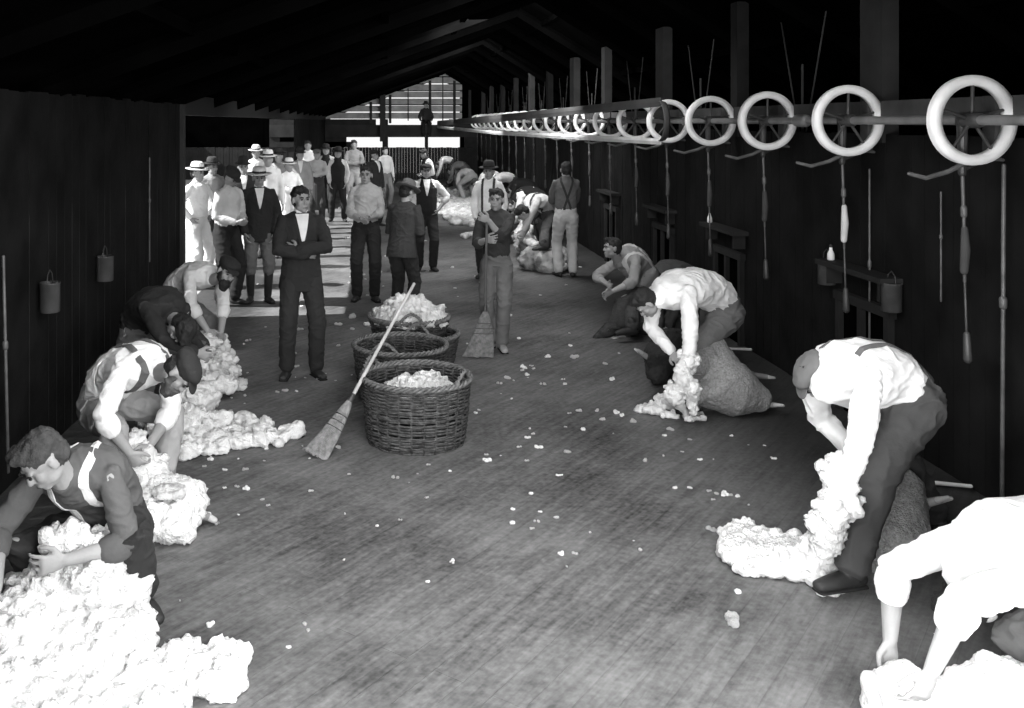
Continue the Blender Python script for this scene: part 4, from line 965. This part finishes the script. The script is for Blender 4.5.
P('youth dressed all in white with folded arms in the crowd', 289, 17.0, 20, H=1.58, top=('shirt', .9), legs=.6, hat='white', arms='crossed', seed=47, lod=2)
P('onlooker in bowler hat and pale suit', 300, 20.0, 10, H=1.68, top=('jacket', .30), legs=.32, hat='bowler', collar=True, seed=48, lod=2)
P('onlooker with bare dark head and white shirt behind the bowler-hatted one', 308, 23.5, 0, H=1.80, top=('shirt', .8), legs=.03, seed=49, lod=2)
P('shed hand in pale shirt and long dark apron with folded arms', 317, 20.8, 5, H=1.66, top=('shirt', .40), legs=.03, apron=.035, arms='crossed', hat='cap_mid', seed=50, lod=2)
P('onlooker in dark hat and black waistcoat behind the man in the apron', 326, 22.6, 0, H=1.70, top=('shirt', .5), vest=.02, legs=.02, hat='felt', seed=51, lod=2)
P('onlooker in black waistcoat and black hat standing with his legs apart', 338, 21.5, 0, H=1.66, top=('shirt', .55), vest=.015, legs=.016, hat='felt', arms='pockets', seed=52, lod=2, stance=.15)
P('bareheaded man with moustache and folded arms in a grey shirt at the back', 354, 24.2, 5, H=1.80, top=('shirt', .26), legs=.3, arms='crossed', seed=53, lod=2, sleeves='rolled')
P('man in dark jacket and cap standing sideways behind the rolled-sleeved man', 374, 20.5, 50, H=1.66, top=('jacket', .03), legs=.016, hat='cap', collar=True, seed=54, lod=1)
P('onlooker in pale shirt half hidden behind the man in the dark jacket', 385, 24.5, 30, H=1.62, top=('shirt', .35), legs=.1, seed=55, lod=2)
P('man in dark waistcoat and white sleeves leaning in front of the end fence', 431, 22.0, -60, H=1.66, top=('shirt', .7), vest=.02, legs=.016, hat=None, seed=57, lod=2, lean=14, nod=30, arms='front')
sx_ = at(426, 100, 36.85).x
person('dark small figure in a hat seated up on the loft beam at the far end', sx_, 36.9, 0, H=1.70, lod=2, top=('shirt', .03), legs=.016, hat='felt', seed=58,
       joints=J(pelvis=V((sx_, 36.98, 2.27)), mid=V((sx_, 36.97, 2.52)), neck=V((sx_, 36.95, 2.78)), footL=V((sx_ + .1, 36.55, 1.78)), footR=V((sx_ - .1, 36.55, 1.78)), handL=V((sx_ + .2, 36.75, 2.3)), handR=V((sx_ - .2, 36.75, 2.3))))

# =================================================================== LIGHT AND CAMERA
w = bpy.data.worlds.new('sky'); bpy.context.scene.world = w; w.use_nodes = True
bg = w.node_tree.nodes['Background']; bg.inputs[0].default_value = (1, 1, 1, 1); bg.inputs[1].default_value = 1.0
def area(name, loc, target, sx, sy, watts, spread=180):
    l = bpy.data.lights.new(name, 'AREA'); l.shape = 'RECTANGLE'; l.size = sx; l.size_y = sy; l.energy = watts; l.spread = math.radians(spread)
    o = bpy.data.objects.new(name, l); C.objects.link(o); o.location = loc
    o.rotation_euler = (V(target) - V(loc)).to_track_quat('-Z', 'Y').to_euler(); return o
area('near_skylight', (.3, 5.2, 3.4), (.3, 6.6, 0), 2.2, 5.0, 250)
area('middle_skylight', (1.2, 10.2, 3.7), (.8, 12.8, 0), 1.8, 3.0, 150)
area('far_board_fill', (1.6, 14.8, 3.85), (1.1, 19.5, 0), 1.6, 2.4, 430)  # added fill lamp for the far floor; the roof above is closed
area('farther_board_fill', (1.4, 22.0, 3.8), (.9, 28.0, 0), 1.6, 2.4, 420)  # added fill lamp farther down the board, turned away from the camera
area('gable_fill', (1.6, 31.0, 3.8), (1.3, 37, 2.4), 1.6, 2.4, 140)  # added lamp that brightens the gable boards; no opening over it
area('near_floor_fill', (1.0, 1.7, 1.15), (1.0, 4.2, 0), 2.6, .4, 160, 150)  # added lamp low ahead of the camera, brightens the nearest floor
area('foreground_fill', (.2, .9, 2.95), (.2, 3.6, 0), 2.8, .8, 40, 120)  # added lamp under the closed roof, lifts the foreground
s = bpy.data.lights.new('sun', 'SUN'); s.energy = 14; s.angle = math.radians(.6); so = bpy.data.objects.new('sun', s); C.objects.link(so)
so.rotation_euler = V((.74, .10, -.66)).to_track_quat('-Z', 'Y').to_euler(); so.location = (-8, 10, 12)

cam = bpy.data.cameras.new('camera'); co = bpy.data.objects.new('camera', cam); C.objects.link(co)
co.location = (0, 0, CAM_H); co.rotation_euler = (PI / 2, 0, 0)
cam.sensor_width = 36; cam.sensor_fit = 'HORIZONTAL'; cam.lens = F * 36 / 1024
cam.shift_x = (512 - VX) / 1024; cam.shift_y = -(354 - VY) / 1024; cam.clip_end = 200
bpy.context.scene.camera = co
vs = bpy.context.scene.view_settings; vs.view_transform = 'Standard'; vs.look = 'None'; vs.gamma = 1; vs.exposure = 0; vs.use_curve_mapping = False
